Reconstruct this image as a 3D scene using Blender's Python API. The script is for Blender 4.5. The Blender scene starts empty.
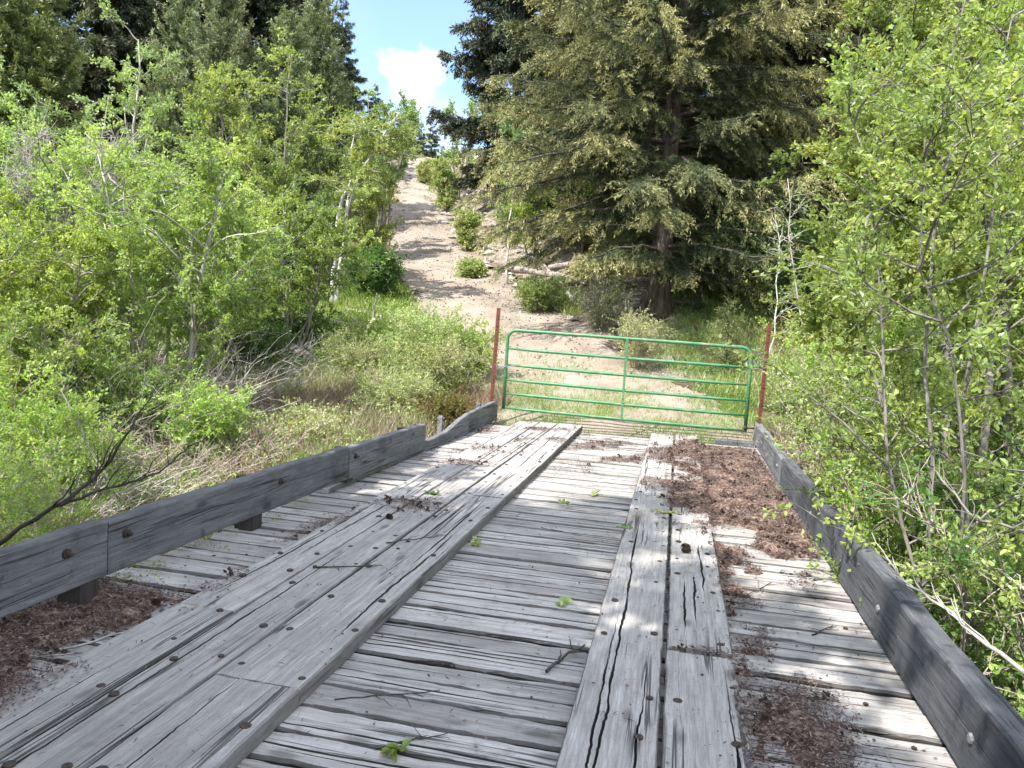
import bpy, math, random
import numpy as np

scene = bpy.context.scene
COL = scene.collection
SEED = 7

# ------------------------------------------------------------------ camera
FPX = 770.0
YAW, PITCH, ROLL = math.radians(11.98), math.radians(4.325), math.radians(3.5)
CF = np.array([-math.sin(YAW)*math.cos(PITCH), math.cos(YAW)*math.cos(PITCH), -math.sin(PITCH)])
_R0 = np.array([math.cos(YAW), math.sin(YAW), 0.0]); _U0 = np.cross(_R0, CF)
CR = _R0*math.cos(ROLL)+_U0*math.sin(ROLL); CU = np.cross(CR, CF)
CC = np.array([0, 0, 1.42])

def at(px, py, dep):
    return CC+dep*(CF+CR*(px-512)/FPX+CU*(384-py)/FPX)

def build_camera():
    from mathutils import Matrix
    cam = bpy.data.cameras.new('camera'); o = bpy.data.objects.new('camera', cam); COL.objects.link(o)
    m = Matrix(((CR[0], CU[0], -CF[0], CC[0]), (CR[1], CU[1], -CF[1], CC[1]), (CR[2], CU[2], -CF[2], CC[2]), (0, 0, 0, 1)))
    o.matrix_world = m
    cam.sensor_width = 36; cam.lens = 36*FPX/1024; cam.clip_end = 3000; cam.clip_start = 0.05
    scene.camera = o

# ------------------------------------------------------------------ noise
_T = np.random.default_rng(3).random((256, 256))
def vn(x, y):
    x = np.asarray(x, float); y = np.asarray(y, float)
    xi = np.floor(x).astype(int); yi = np.floor(y).astype(int); fx = x-xi; fy = y-yi
    fx = fx*fx*(3-2*fx); fy = fy*fy*(3-2*fy)
    a = _T[xi & 255, yi & 255]; b = _T[(xi+1) & 255, yi & 255]; c = _T[xi & 255, (yi+1) & 255]; d = _T[(xi+1) & 255, (yi+1) & 255]
    return (a*(1-fx)+b*fx)*(1-fy)+(c*(1-fx)+d*fx)*fy
def fbm(x, y, o=4):
    s = 0; a = .5; f = 1.0
    for i in range(o):
        s = s+a*vn(np.asarray(x)*f+17.3*i, np.asarray(y)*f+5.1*i); a *= .5; f *= 2.03
    return s/(1-.5**o)
def sstep(a, b, x):
    t = np.clip((np.asarray(x, float)-a)/(b-a), 0, 1); return t*t*(3-2*t)
def unit(v):
    return v/np.maximum(np.linalg.norm(v, axis=-1, keepdims=True), 1e-9)

# ------------------------------------------------------------------ terrain
PY = [-60, -12, -5, -3, 0, 4, 7, 9.5, 10.7, 11.6, 14, 17, 21, 27, 33, 42, 52, 57, 63, 80, 400]
PZ = [1.5, .3, -.12, -.8, -1.7, -1.6, -1.0, -.5, -.25, -.16, .32, 1.0, 2.05, 3.5, 5.1, 8.1, 11.4, 12.7, 13.0, 12.5, 12.0]
TY = [6, 11.5, 15, 20.5, 26, 33, 42, 52, 60, 75]
TX = [-.75, -.75, -2.3, -5.4, -8.3, -11.6, -15.0, -18.2, -20.8, -25]
TW = [2.2, 2.3, 2.2, 1.8, 1.6, 1.5, 1.4, 1.35, 1.3, 1.3]
def tdist(x, y):
    """signed distance across the trail, and its half width"""
    tx = np.interp(y, TY, TX); w = np.interp(y, TY, TW)
    return (x-tx)*.9, w
def H(x, y):
    x = np.asarray(x, float); y = np.asarray(y, float)
    z = np.interp(y, PY, PZ)
    d, w = tdist(x, y)
    far = sstep(11, 16, y)
    off = sstep(0, 1.2, np.abs(d)-w)
    bank = np.interp(y, [13, 18, 24, 32, 42, 50, 60, 90], [0, .25, .7, 1.3, 1.9, 2.2, 1.2, 1.0])
    z = z+far*bank*sstep(0.1, 3.2, d-w)
    z = z+far*np.interp(y, [14, 20, 30, 60], [0, -.35, .1, .6])*sstep(0.2, 4, -d-w)
    z = z+.13*np.maximum(0, -x-14)*sstep(5, 25, y)*(1-sstep(50, 90, y)*.3)+.05*np.maximum(0, -x-12)
    z = z+.10*np.maximum(0, x-8)
    z = z+(fbm(x*.35, y*.35, 3)-.5)*.7*off*sstep(0, 3, np.abs(x+.8)-2.2+3*sstep(11.3, 14, y))
    z = z+(fbm(x*1.7+9, y*1.7, 3)-.5)*(.05+.16*off*sstep(11, 13, y))
    rut = np.exp(-((np.abs(d)-.75)/.28)**2)*.05*sstep(12, 15, y)
    z = z-rut
    # keep the ground below the deck
    under = (1-sstep(2.2, 2.9, np.abs(x+.8)))*(1-sstep(11.0, 11.4, y))*sstep(-4, -2, y)
    z = np.where(under > 0, np.minimum(z, z*(1-under)+under*np.minimum(z, -.42)), z)
    return z
def gpos(px, dep, dx=0, dy=0):
    py = 336-(679-px)*.0612
    p = at(px, py, dep); x, y = p[0]+dx, p[1]+dy
    return float(x), float(y), float(H(x, y))
def topz(px, py, dep):
    return float(at(px, py, dep)[2])

# ------------------------------------------------------------------ mesh builder
class Geo:
    def __init__(s):
        s.V = []; s.F = []; s.A = []; s.n = 0
    def add(s, V, F, v=None, t=None):
        V = np.asarray(V, float).reshape(-1, 3); F = np.asarray(F, int)
        s.V.append(V); s.F.append(F+s.n); s.n += len(V)
        m = len(F)
        a = np.zeros((m, 2)); a[:, 0] = .5 if v is None else v; a[:, 1] = 0 if t is None else t
        s.A.append(a)
    def mesh(s, name, mat, smooth=False):
        me = bpy.data.meshes.new(name)
        if not s.V:
            return me
        V = np.concatenate(s.V); me.vertices.add(len(V)); me.vertices.foreach_set('co', V.astype(np.float32).ravel())
        li = np.concatenate([f.ravel() for f in s.F]); cnt = np.concatenate([np.full(len(f), f.shape[1]) for f in s.F])
        st = np.concatenate([[0], np.cumsum(cnt)[:-1]])
        me.loops.add(len(li)); me.loops.foreach_set('vertex_index', li.astype(np.int32))
        me.polygons.add(len(cnt)); me.polygons.foreach_set('loop_start', st.astype(np.int32))
        me.polygons.foreach_set('use_smooth', np.full(len(cnt), smooth))
        A = np.concatenate(s.A)
        for i, nm in enumerate(('v', 't')):
            at_ = me.attributes.new(nm, 'FLOAT', 'FACE'); at_.data.foreach_set('value', A[:, i].astype(np.float32).copy())
        me.update(calc_edges=True)
        if mat is not None: me.materials.append(mat)
        return me

def frames(T):
    ov = np.abs(T.mean(axis=1)) if T.ndim == 3 else np.abs(T)
    e = np.zeros_like(ov); e[np.arange(len(ov)), ov.argmin(axis=1)] = 1
    a = unit(np.cross(T, e[:, None, :])); b = np.cross(T, a)
    return a, b
def tubes(g, P, R, sides=4, v=None, cap=True):
    P = np.asarray(P, float); n, k, _ = P.shape
    if n == 0: return
    R = np.broadcast_to(np.asarray(R, float), (n, k))
    T = unit(np.gradient(P, axis=1)); a, b = frames(T)
    th = np.arange(sides)*2*math.pi/sides
    ring = P[:, :, None]+R[:, :, None, None]*(a[:, :, None]*np.cos(th)[:, None]+b[:, :, None]*np.sin(th)[:, None])
    idx = np.arange(n*k*sides).reshape(n, k, sides)
    q = np.stack([idx[:, :-1], np.roll(idx[:, :-1], -1, 2), np.roll(idx[:, 1:], -1, 2), idx[:, 1:]], -1).reshape(-1, 4)
    vv = None if v is None else np.repeat(np.broadcast_to(v, (n,)), (k-1)*sides)
    base = g.n
    g.add(ring.reshape(-1, 3), q, vv)
    if cap and sides >= 3:
        for j, flip in ((0, False), (k-1, True)):
            f = idx[:, j, :] if flip else idx[:, j, ::-1]
            g.F.append(f+base); A = np.zeros((n, 2)); A[:, 0] = .5 if v is None else v; g.A.append(A)
def curves(rng, S, D, L, k=6, bend=(0, 0, 0), wob=.1):
    n = len(S); u = np.linspace(0, 1, k)[None, :, None]; L = np.broadcast_to(L, (n,))[:, None, None]
    bend = np.asarray(bend, float)
    if bend.ndim == 1: bend = np.broadcast_to(bend, (n, 3))
    w = rng.normal(0, 1, (n, k, 3)); w[:, 0] = 0; w = np.cumsum(w, axis=1)
    return S[:, None]+D[:, None]*L*u+bend[:, None]*L*u*u+w*L*wob/k
def sample(C, i, t):
    k = C.shape[1]; f = t*(k-1); j = np.clip(np.floor(f).astype(int), 0, k-2)
    a = C[i, j]; b = C[i, j+1]
    return a+(b-a)*(f-j)[:, None], unit(b-a)
def leaves(g, rng, P, D, L, asp=.55, up=.6, hexa=False, v=None, t=None, fold=.12):
    n = len(P)
    if n == 0: return
    D = unit(D); N = rng.normal(0, 1, (n, 3)); N[:, 2] += up*2
    S = unit(np.cross(D, N)); N = np.cross(S, D)
    L = np.broadcast_to(L, (n,))[:, None]; w = L*asp*.5
    if v is None: v = rng.random(n)
    if t is None: t = np.zeros(n)
    if not hexa:
        V = np.stack([P, P+D*L*.45+S*w+N*L*fold, P+D*L, P+D*L*.45-S*w+N*L*fold], 1)
        g.add(V.reshape(-1, 3), np.arange(n*4).reshape(n, 4), v, t)
    else:
        V = np.stack([P, P+D*L*.28+S*w*.9+N*L*fold, P+D*L*.68+S*w*.8+N*L*fold, P+D*L-N*L*.05, P+D*L*.68-S*w*.8+N*L*fold, P+D*L*.28-S*w*.9+N*L*fold], 1)
        b = np.arange(n)[:, None]*6
        F = np.concatenate([b+np.array([[0, 1, 2, 3]]), b+np.array([[0, 3, 4, 5]])])
        g.add(V.reshape(-1, 3), F, np.concatenate([v, v]), np.concatenate([t, t]))

# ------------------------------------------------------------------ scene objects
def tag(o, label=None, cat=None, group=None, kind=None):
    if label: o['label'] = label
    if cat: o['category'] = cat
    if group: o['group'] = group
    if kind: o['kind'] = kind
    return o
def link(name, me, parent=None, loc=(0, 0, 0)):
    o = bpy.data.objects.new(name, me); COL.objects.link(o); o.location = loc
    if parent is not None: o.parent = parent
    return o
def empty(name, loc, rz=0, sc=1):
    o = bpy.data.objects.new(name, None); COL.objects.link(o); o.location = loc; o.rotation_euler = (0, 0, rz)
    o.scale = (sc, sc, sc) if not hasattr(sc, '__len__') else sc
    return o
def copy_tree(root, loc, rz=0, sc=1, tilt=(0, 0)):
    c = root.copy(); COL.objects.link(c); c.location = loc; c.rotation_euler = (tilt[0], tilt[1], rz)
    c.scale = (sc, sc, sc) if not hasattr(sc, '__len__') else sc
    for ch in list(root.children):
        d = ch.copy(); COL.objects.link(d); d.parent = c
        for g in list(ch.children):
            e = g.copy(); COL.objects.link(e); e.parent = d
    return c

# ------------------------------------------------------------------ materials
def newmat(name):
    m = bpy.data.materials.new(name); m.use_nodes = True
    nt = m.node_tree
    for n in list(nt.nodes): nt.nodes.remove(n)
    out = nt.nodes.new('ShaderNodeOutputMaterial')
    return m, nt, out
class N:
    def __init__(s, nt): s.nt = nt
    def __call__(s, t, **kw):
        n = s.nt.nodes.new('ShaderNode'+t)
        for k, v in kw.items():
            if k in n.inputs.keys() if False else False: pass
            setattr(n, k, v)
        return n
    def l(s, a, b): s.nt.links.new(a, b)
    def math(s, op, a, b=None, clamp=False):
        n = s.nt.nodes.new('ShaderNodeMath'); n.operation = op; n.use_clamp = clamp
        for i, x in enumerate((a, b)):
            if x is None: continue
            if isinstance(x, (int, float)): n.inputs[i].default_value = x
            else: s.l(x, n.inputs[i])
        return n.outputs[0]
    def mix(s, f, a, b, mode='MIX'):
        n = s.nt.nodes.new('ShaderNodeMix'); n.data_type = 'RGBA'; n.blend_type = mode
        for i, x in ((0, f), (6, a), (7, b)):
            if isinstance(x, (int, float)): n.inputs[i].default_value = x
            elif isinstance(x, tuple): n.inputs[i].default_value = (*x, 1)
            else: s.l(x, n.inputs[i])
        return n.outputs[2]
    def noise(s, vec, scale, detail=4, rough=.55, dist=0):
        n = s.nt.nodes.new('ShaderNodeTexNoise'); n.inputs['Scale'].default_value = scale; n.inputs['Detail'].default_value = detail
        n.inputs['Roughness'].default_value = rough; n.inputs['Distortion'].default_value = dist
        if vec is not None: s.l(vec, n.inputs['Vector'])
        return n.outputs['Fac']
    def ramp(s, f, stops, interp='LINEAR'):
        n = s.nt.nodes.new('ShaderNodeValToRGB'); n.color_ramp.interpolation = interp
        e = n.color_ramp.elements
        while len(e) < len(stops): e.new(.5)
        for i, (p, c) in enumerate(stops):
            e[i].position = p; e[i].color = (*c, 1) if isinstance(c, tuple) else (c, c, c, 1)
        s.l(f, n.inputs[0]); return n.outputs[0]
    def coord(s, scale=(1, 1, 1), add=None, kind='Object'):
        tc = s.nt.nodes.new('ShaderNodeTexCoord'); mp = s.nt.nodes.new('ShaderNodeMapping'); mp.inputs['Scale'].default_value = scale
        s.l(tc.outputs[kind], mp.inputs['Vector'])
        if add is None: return mp.outputs[0]
        va = s.nt.nodes.new('ShaderNodeVectorMath'); va.operation = 'ADD'; s.l(mp.outputs[0], va.inputs[0])
        cx = s.nt.nodes.new('ShaderNodeCombineXYZ')
        for i in range(3): s.l(add, cx.inputs[i])
        s.l(cx.outputs[0], va.inputs[1]); return va.outputs[0]
    def attr(s, name):
        n = s.nt.nodes.new('ShaderNodeAttribute'); n.attribute_name = name; return n.outputs['Fac']
    def bump(s, h, strength, dist):
        n = s.nt.nodes.new('ShaderNodeBump'); n.inputs['Strength'].default_value = strength; n.inputs['Distance'].default_value = dist
        s.l(h, n.inputs['Height']); return n.outputs[0]
    def bsdf(s, col, rough=.8, spec=.3, normal=None, metal=0):
        n = s.nt.nodes.new('ShaderNodeBsdfPrincipled'); n.inputs['Roughness'].default_value = rough if isinstance(rough, (int, float)) else .5
        if not isinstance(rough, (int, float)): s.l(rough, n.inputs['Roughness'])
        n.inputs['Specular IOR Level'].default_value = spec; n.inputs['Metallic'].default_value = metal
        if isinstance(col, tuple): n.inputs['Base Color'].default_value = (*col, 1)
        else: s.l(col, n.inputs['Base Color'])
        if normal is not None: s.l(normal, n.inputs['Normal'])
        return n.outputs[0]

def leafmat(name, c1, c2, c3, tip=None, trans=.48, rough=.4, tcol=None):
    m, nt, out = newmat(name); n = N(nt)
    v = n.attr('v')
    col = n.ramp(v, [(0, c1), (.55, c2), (1, c3)])
    if tip is not None:
        col = n.mix(n.attr('t'), col, tip)
    ob = nt.nodes.new('ShaderNodeObjectInfo')
    hs = nt.nodes.new('ShaderNodeHueSaturation')
    n.l(n.math('ADD', n.math('MULTIPLY', ob.outputs['Random'], .03), .485), hs.inputs['Hue'])
    n.l(n.math('ADD', n.math('MULTIPLY', ob.outputs['Random'], .3), .85), hs.inputs['Value'])
    n.l(col, hs.inputs['Color']); col = hs.outputs[0]
    b = n.bsdf(col, rough, .5)
    tr = nt.nodes.new('ShaderNodeBsdfTranslucent')
    n.l(n.mix(1.0, col, tcol or (1.4, 1.35, .6), 'MULTIPLY'), tr.inputs[0])
    ms = nt.nodes.new('ShaderNodeMixShader'); ms.inputs[0].default_value = trans
    n.l(b, ms.inputs[1]); n.l(tr.outputs[0], ms.inputs[2]); n.l(ms.outputs[0], out.inputs[0])
    return m
def barkmat(name, c1, c2, sc=(14, 14, 3), bump=.6, dist=.015, spots=None):
    m, nt, out = newmat(name); n = N(nt)
    co = n.coord(sc); a = n.noise(co, 1.0, 5, .65, .4)
    col = n.ramp(a, [(.35, c1), (.65, c2)])
    if spots:
        s = n.noise(n.coord((9, 9, 26)), 1.0, 3, .6)
        col = n.mix(n.ramp(s, [(.62, 0.0), (.68, 1.0)]), col, spots)
    n.l(n.bsdf(col, .85, .2, n.bump(a, bump, dist)), out.inputs[0]); return m
def woodmat(name, axis, light, dark, stain=(.16, .13, .11), contrast=1.0, stainamt=.5, wear=.5):
    m, nt, out = newmat(name); n = N(nt)
    r = n.math('MULTIPLY', n.attr('v'), 53.0)
    def sc(a, b): return (a, b, b) if axis == 0 else ((b, a, b) if axis == 1 else (b, b, a))
    fine = n.noise(n.coord(sc(2.6, 38), r), 1.0, 10, .78, .2)
    mid = n.noise(n.coord(sc(.9, 14), r), 1.0, 5, .6, .9)
    hair = n.noise(n.coord(sc(5, 170), r), 1.0, 3, .7)
    speck = n.noise(n.coord((60, 60, 60), r), 1.0, 4, .75)
    line = n.noise(n.coord(sc(.5, 26), r), 1.0, 2, .5, .25)
    crack = n.ramp(n.math('ABSOLUTE', n.math('SUBTRACT', line, .5)), [(.010, 1.0), (.032, .0)])
    gate = n.ramp(n.noise(n.coord(sc(.8, 7), r), 1.0, 2, .5), [(.54, 0.0), (.61, 1.0)])
    crack = n.math('MULTIPLY', crack, gate)
    blot = n.noise(n.coord((1.7, 1.7, 1.7), r), 1.0, 5, .62)
    spot = n.noise(n.coord((7, 7, 7)), 1.0, 4, .6)
    col = n.ramp(fine, [(.30, dark), (.52, tuple(.55*l+.45*d for l, d in zip(light, dark))), (.70, light)])
    col = n.mix(n.math('MULTIPLY', n.ramp(mid, [(.40, 1.0), (.58, 0.0)]), .28), col, tuple(d*.9 for d in dark))
    col = n.mix(n.math('MULTIPLY', n.ramp(blot, [(.48, 0.0), (.66, 1.0)]), stainamt), col, stain)
    col = n.mix(n.math('MULTIPLY', n.ramp(spot, [(.60, 0.0), (.72, 1.0)]), stainamt), col, tuple(s*.6 for s in stain))
    col = n.mix(n.math('MULTIPLY', n.ramp(hair, [(.36, 1.0), (.52, 0.0)]), .45), col, dark)
    col = n.mix(n.math('MULTIPLY', n.ramp(speck, [(.58, 0.0), (.70, 1.0)]), .5), col, tuple(d*.6 for d in dark))
    kn = nt.nodes.new('ShaderNodeTexVoronoi'); kn.inputs['Scale'].default_value = 1.0; n.l(n.coord(sc(2.2, 6.0), r), kn.inputs['Vector'])
    col = n.mix(n.math('MULTIPLY', n.ramp(kn.outputs['Distance'], [(.08, 1.0), (.17, 0.0)]), .7), col, tuple(d*.55 for d in dark))
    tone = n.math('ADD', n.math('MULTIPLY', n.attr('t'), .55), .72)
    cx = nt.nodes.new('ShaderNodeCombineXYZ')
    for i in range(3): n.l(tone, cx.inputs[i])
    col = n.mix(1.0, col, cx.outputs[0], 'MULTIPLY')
    col = n.mix(n.math('MULTIPLY', crack, .8), col, (.03, .027, .025))
    h = n.math('SUBTRACT', n.math('ADD', n.math('ADD', fine, n.math('MULTIPLY', hair, .5)), n.math('MULTIPLY', mid, .8)), n.math('MULTIPLY', crack, 2.0))
    n.l(n.bsdf(col, .88, .2, n.bump(h, .8, .006)), out.inputs[0]); return m
def plainmat(name, c1, c2, sc=8, rough=.8, bump=.5, dist=.01, spec=.3, metal=0):
    m, nt, out = newmat(name); n = N(nt)
    a = n.noise(n.coord(), sc, 6, .6)
    col = n.ramp(a, [(.35, c1), (.65, c2)])
    n.l(n.bsdf(col, rough, spec, n.bump(a, bump, dist), metal), out.inputs[0]); return m

M = {}
M['leaf'] = leafmat('leaf_green', (0.168, 0.250, 0.081), (0.287, 0.393, 0.123), (0.505, 0.571, 0.183))
M['leafyel'] = leafmat('leaf_yellow_green', (0.183, 0.295, 0.073), (0.320, 0.464, 0.109), (0.503, 0.620, 0.183))
M['leafpale'] = leafmat('leaf_pale', (0.157, 0.253, 0.094), (0.270, 0.381, 0.160), (0.449, 0.549, 0.292))
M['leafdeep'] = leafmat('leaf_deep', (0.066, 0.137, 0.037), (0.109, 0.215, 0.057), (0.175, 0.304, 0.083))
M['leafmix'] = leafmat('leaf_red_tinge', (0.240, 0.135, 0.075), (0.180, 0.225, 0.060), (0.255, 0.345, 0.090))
M['fir'] = leafmat('fir_needles', (.03, .05, .02), (.055, .085, .032), (.10, .13, .05), tip=(.54, .52, .22), trans=.15, rough=.6)
M['firdark'] = leafmat('dark_fir_needles', (0.022, 0.045, 0.024), (0.038, 0.067, 0.034), (0.064, 0.096, 0.051), tip=(.25, .25, .12), trans=.1, rough=.6)
M['juniper'] = leafmat('juniper_scales', (0.102, 0.156, 0.074), (0.179, 0.240, 0.113), (0.281, 0.336, 0.162), tip=(0.383, 0.396, 0.199), trans=.15, rough=.6)
M['sapling'] = leafmat('sapling_needles', (0.096, 0.135, 0.045), (0.160, 0.210, 0.068), (0.256, 0.285, 0.105), tip=(0.320, 0.330, 0.135), trans=.2)
M['grass'] = leafmat('grass_blades', (0.126, 0.202, 0.055), (0.234, 0.319, 0.091), (0.540, 0.487, 0.237), trans=.3)
M['grassgreen'] = leafmat('fresh_grass', (0.120, 0.224, 0.035), (0.180, 0.308, 0.049), (0.300, 0.392, 0.084), trans=.35)
M['straw'] = leafmat('dry_grass', (.22, .17, .11), (.36, .30, .21), (.5, .43, .32), trans=.2, tcol=(1.1, 1, .8))
M['weed'] = leafmat('weed_leaves', (0.209, 0.310, 0.099), (0.371, 0.466, 0.154), (0.620, 0.577, 0.391), trans=.3)
M['litter'] = leafmat('fir_litter', (0.040, 0.025, 0.019), (0.128, 0.085, 0.065), (0.370, 0.294, 0.247), trans=.0, rough=.9)
M['moss'] = leafmat('moss_green', (.12, .14, .02), (.22, .24, .03), (.3, .32, .05), trans=.1, rough=.9)
M['barkfir'] = barkmat('bark_fir', (.045, .036, .03), (.15, .125, .105), (9, 9, 2.2), .9, .04)
M['barkgrey'] = barkmat('bark_grey', (.10, .09, .08), (.27, .25, .23))
M['barkdark'] = barkmat('bark_dark', (.03, .026, .022), (.10, .088, .076))
M['barkwhite'] = barkmat('bark_white', (.42, .40, .36), (.66, .64, .6), spots=(.09, .08, .07), bump=.2)
M['barkpale'] = barkmat('bark_pale', (.25, .23, .2), (.48, .45, .41))
M['twigtan'] = barkmat('twig_tan', (.22, .17, .15), (.48, .40, .36))
M['twigred'] = barkmat('twig_red', (.13, .05, .035), (.26, .11, .08))
M['deadwood'] = barkmat('dead_wood', (.15, .125, .11), (.42, .37, .33), (3, 14, 14))
M['deck'] = woodmat('deck_wood', 0, (.57, .55, .53), (.205, .19, .18), stainamt=.45)
M['runner'] = woodmat('runner_wood', 1, (.55, .53, .51), (.215, .20, .19), stainamt=.3)
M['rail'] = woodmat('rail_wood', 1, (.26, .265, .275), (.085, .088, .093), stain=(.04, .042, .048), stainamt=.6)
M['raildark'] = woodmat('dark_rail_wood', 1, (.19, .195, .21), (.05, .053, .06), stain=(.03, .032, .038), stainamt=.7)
M['block'] = woodmat('block_wood', 2, (.10, .09, .085), (.03, .027, .025))
M['iron'] = plainmat('rusty_iron', (.02, .016, .014), (.07, .045, .032), 60, .7, .6, .003, .4)
M['redpost'] = plainmat('red_painted_steel', (.105, .032, .024), (.17, .06, .045), 25, .75, .4, .003)
M['galv'] = plainmat('dull_steel', (.25, .25, .25), (.4, .4, .4), 30, .5, .3, .002, .5, .6)
M['cone'] = plainmat('cone_brown', (.03, .017, .012), (.09, .055, .035), 40, .9, .8, .01)

def mat_gate():
    m, nt, out = newmat('green_gate_paint'); n = N(nt)
    a = n.noise(n.coord(), 9, 6, .65); c = n.noise(n.coord((2, 2, 30)), 3.0, 5, .6)
    col = n.ramp(a, [(.3, (.03, .155, .065)), (.7, (.055, .23, .105))])
    col = n.mix(n.math('MULTIPLY', n.ramp(c, [(.55, 0.0), (.60, 1.0)]), .75), col, (.30, .27, .15))
    d = n.noise(n.coord(), 38, 4, .7)
    col = n.mix(n.ramp(d, [(.64, 0.0), (.68, .9)]), col, (.12, .06, .035))
    n.l(n.bsdf(col, .42, .5, n.bump(a, .2, .002)), out.inputs[0]); return m
M['gate'] = mat_gate()
def mat_trail():
    m, nt, out = newmat('trail_dirt'); n = N(nt)
    a = n.noise(n.coord((1, 1, 1)), .9, 7, .62); b = n.noise(n.coord(), 14, 6, .7)
    vo = nt.nodes.new('ShaderNodeTexVoronoi'); vo.inputs['Scale'].default_value = 17; n.l(n.coord(), vo.inputs['Vector'])
    col = n.ramp(a, [(.3, (.20, .165, .13)), (.5, (.295, .255, .21)), (.7, (.37, .335, .29))])
    col = n.mix(n.math('MULTIPLY', n.ramp(b, [(.42, 1.0), (.56, 0.0)]), .45), col, (.24, .17, .125))
    col = n.mix(n.ramp(vo.outputs['Distance'], [(.10, .7), (.2, 0.0)]), col, (.42, .39, .35))
    h = n.math('ADD', n.math('MULTIPLY', b, 1.0), n.math('MULTIPLY', a, 1.5))
    n.l(n.bsdf(col, .95, .15, n.bump(h, .8, .04)), out.inputs[0]); return m
M['trail'] = mat_trail()
def mat_ground():
    m, nt, out = newmat('forest_ground'); n = N(nt)
    a = n.noise(n.coord(), .5, 7, .62); b = n.noise(n.coord(), 6, 7, .7); c = n.noise(n.coord(), 25, 4, .7)
    col = n.ramp(a, [(.35, (.12, .085, .06)), (.5, (.23, .175, .13)), (.62, (.33, .26, .21))])
    col = n.mix(n.math('MULTIPLY', n.ramp(b, [(.50, 0.0), (.6, 1.0)]), .6), col, (.10, .12, .035))
    col = n.mix(n.math('MULTIPLY', n.ramp(c, [(.42, 1.0), (.55, 0.0)]), .5), col, (.07, .05, .035))
    n.l(n.bsdf(col, .95, .1, n.bump(n.math('ADD', b, c), 1.0, .08)), out.inputs[0]); return m
M['ground'] = mat_ground()
def mat_bank():
    m, nt, out = newmat('bank_soil'); n = N(nt)
    a = n.noise(n.coord(), 1.1, 7, .62); b = n.noise(n.coord(), 8, 7, .7)
    col = n.ramp(a, [(.3, (.20, .155, .125)), (.5, (.34, .285, .245)), (.68, (.45, .40, .36))])
    col = n.mix(n.math('MULTIPLY', n.ramp(b, [(.42, 1.0), (.56, 0.0)]), .6), col, (.13, .095, .07))
    n.l(n.bsdf(col, .95, .1, n.bump(b, 1.0, .08)), out.inputs[0]); return m
M['bank'] = mat_bank()
def mat_rock():
    m, nt, out = newmat('pale_rock'); n = N(nt)
    a = n.noise(n.coord(), 5, 7, .65)
    col = n.ramp(a, [(.35, (.22, .18, .165)), (.6, (.46, .42, .40))])
    n.l(n.bsdf(col, .9, .2, n.bump(a, .8, .04)), out.inputs[0]); return m
M['rock'] = mat_rock()
def mat_mulch():
    m, nt, out = newmat('mulch_dirt'); n = N(nt)
    a = n.noise(n.coord(), 30, 6, .7); b = n.noise(n.coord(), 3, 4, .6)
    col = n.ramp(a, [(.36, (.045, .03, .024)), (.5, (.15, .10, .08)), (.66, (.34, .26, .215))])
    n.l(n.bsdf(col, .95, .1, n.bump(n.math('ADD', a, b), 1.0, .02)), out.inputs[0]); return m
M['mulch'] = mat_mulch()

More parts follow.
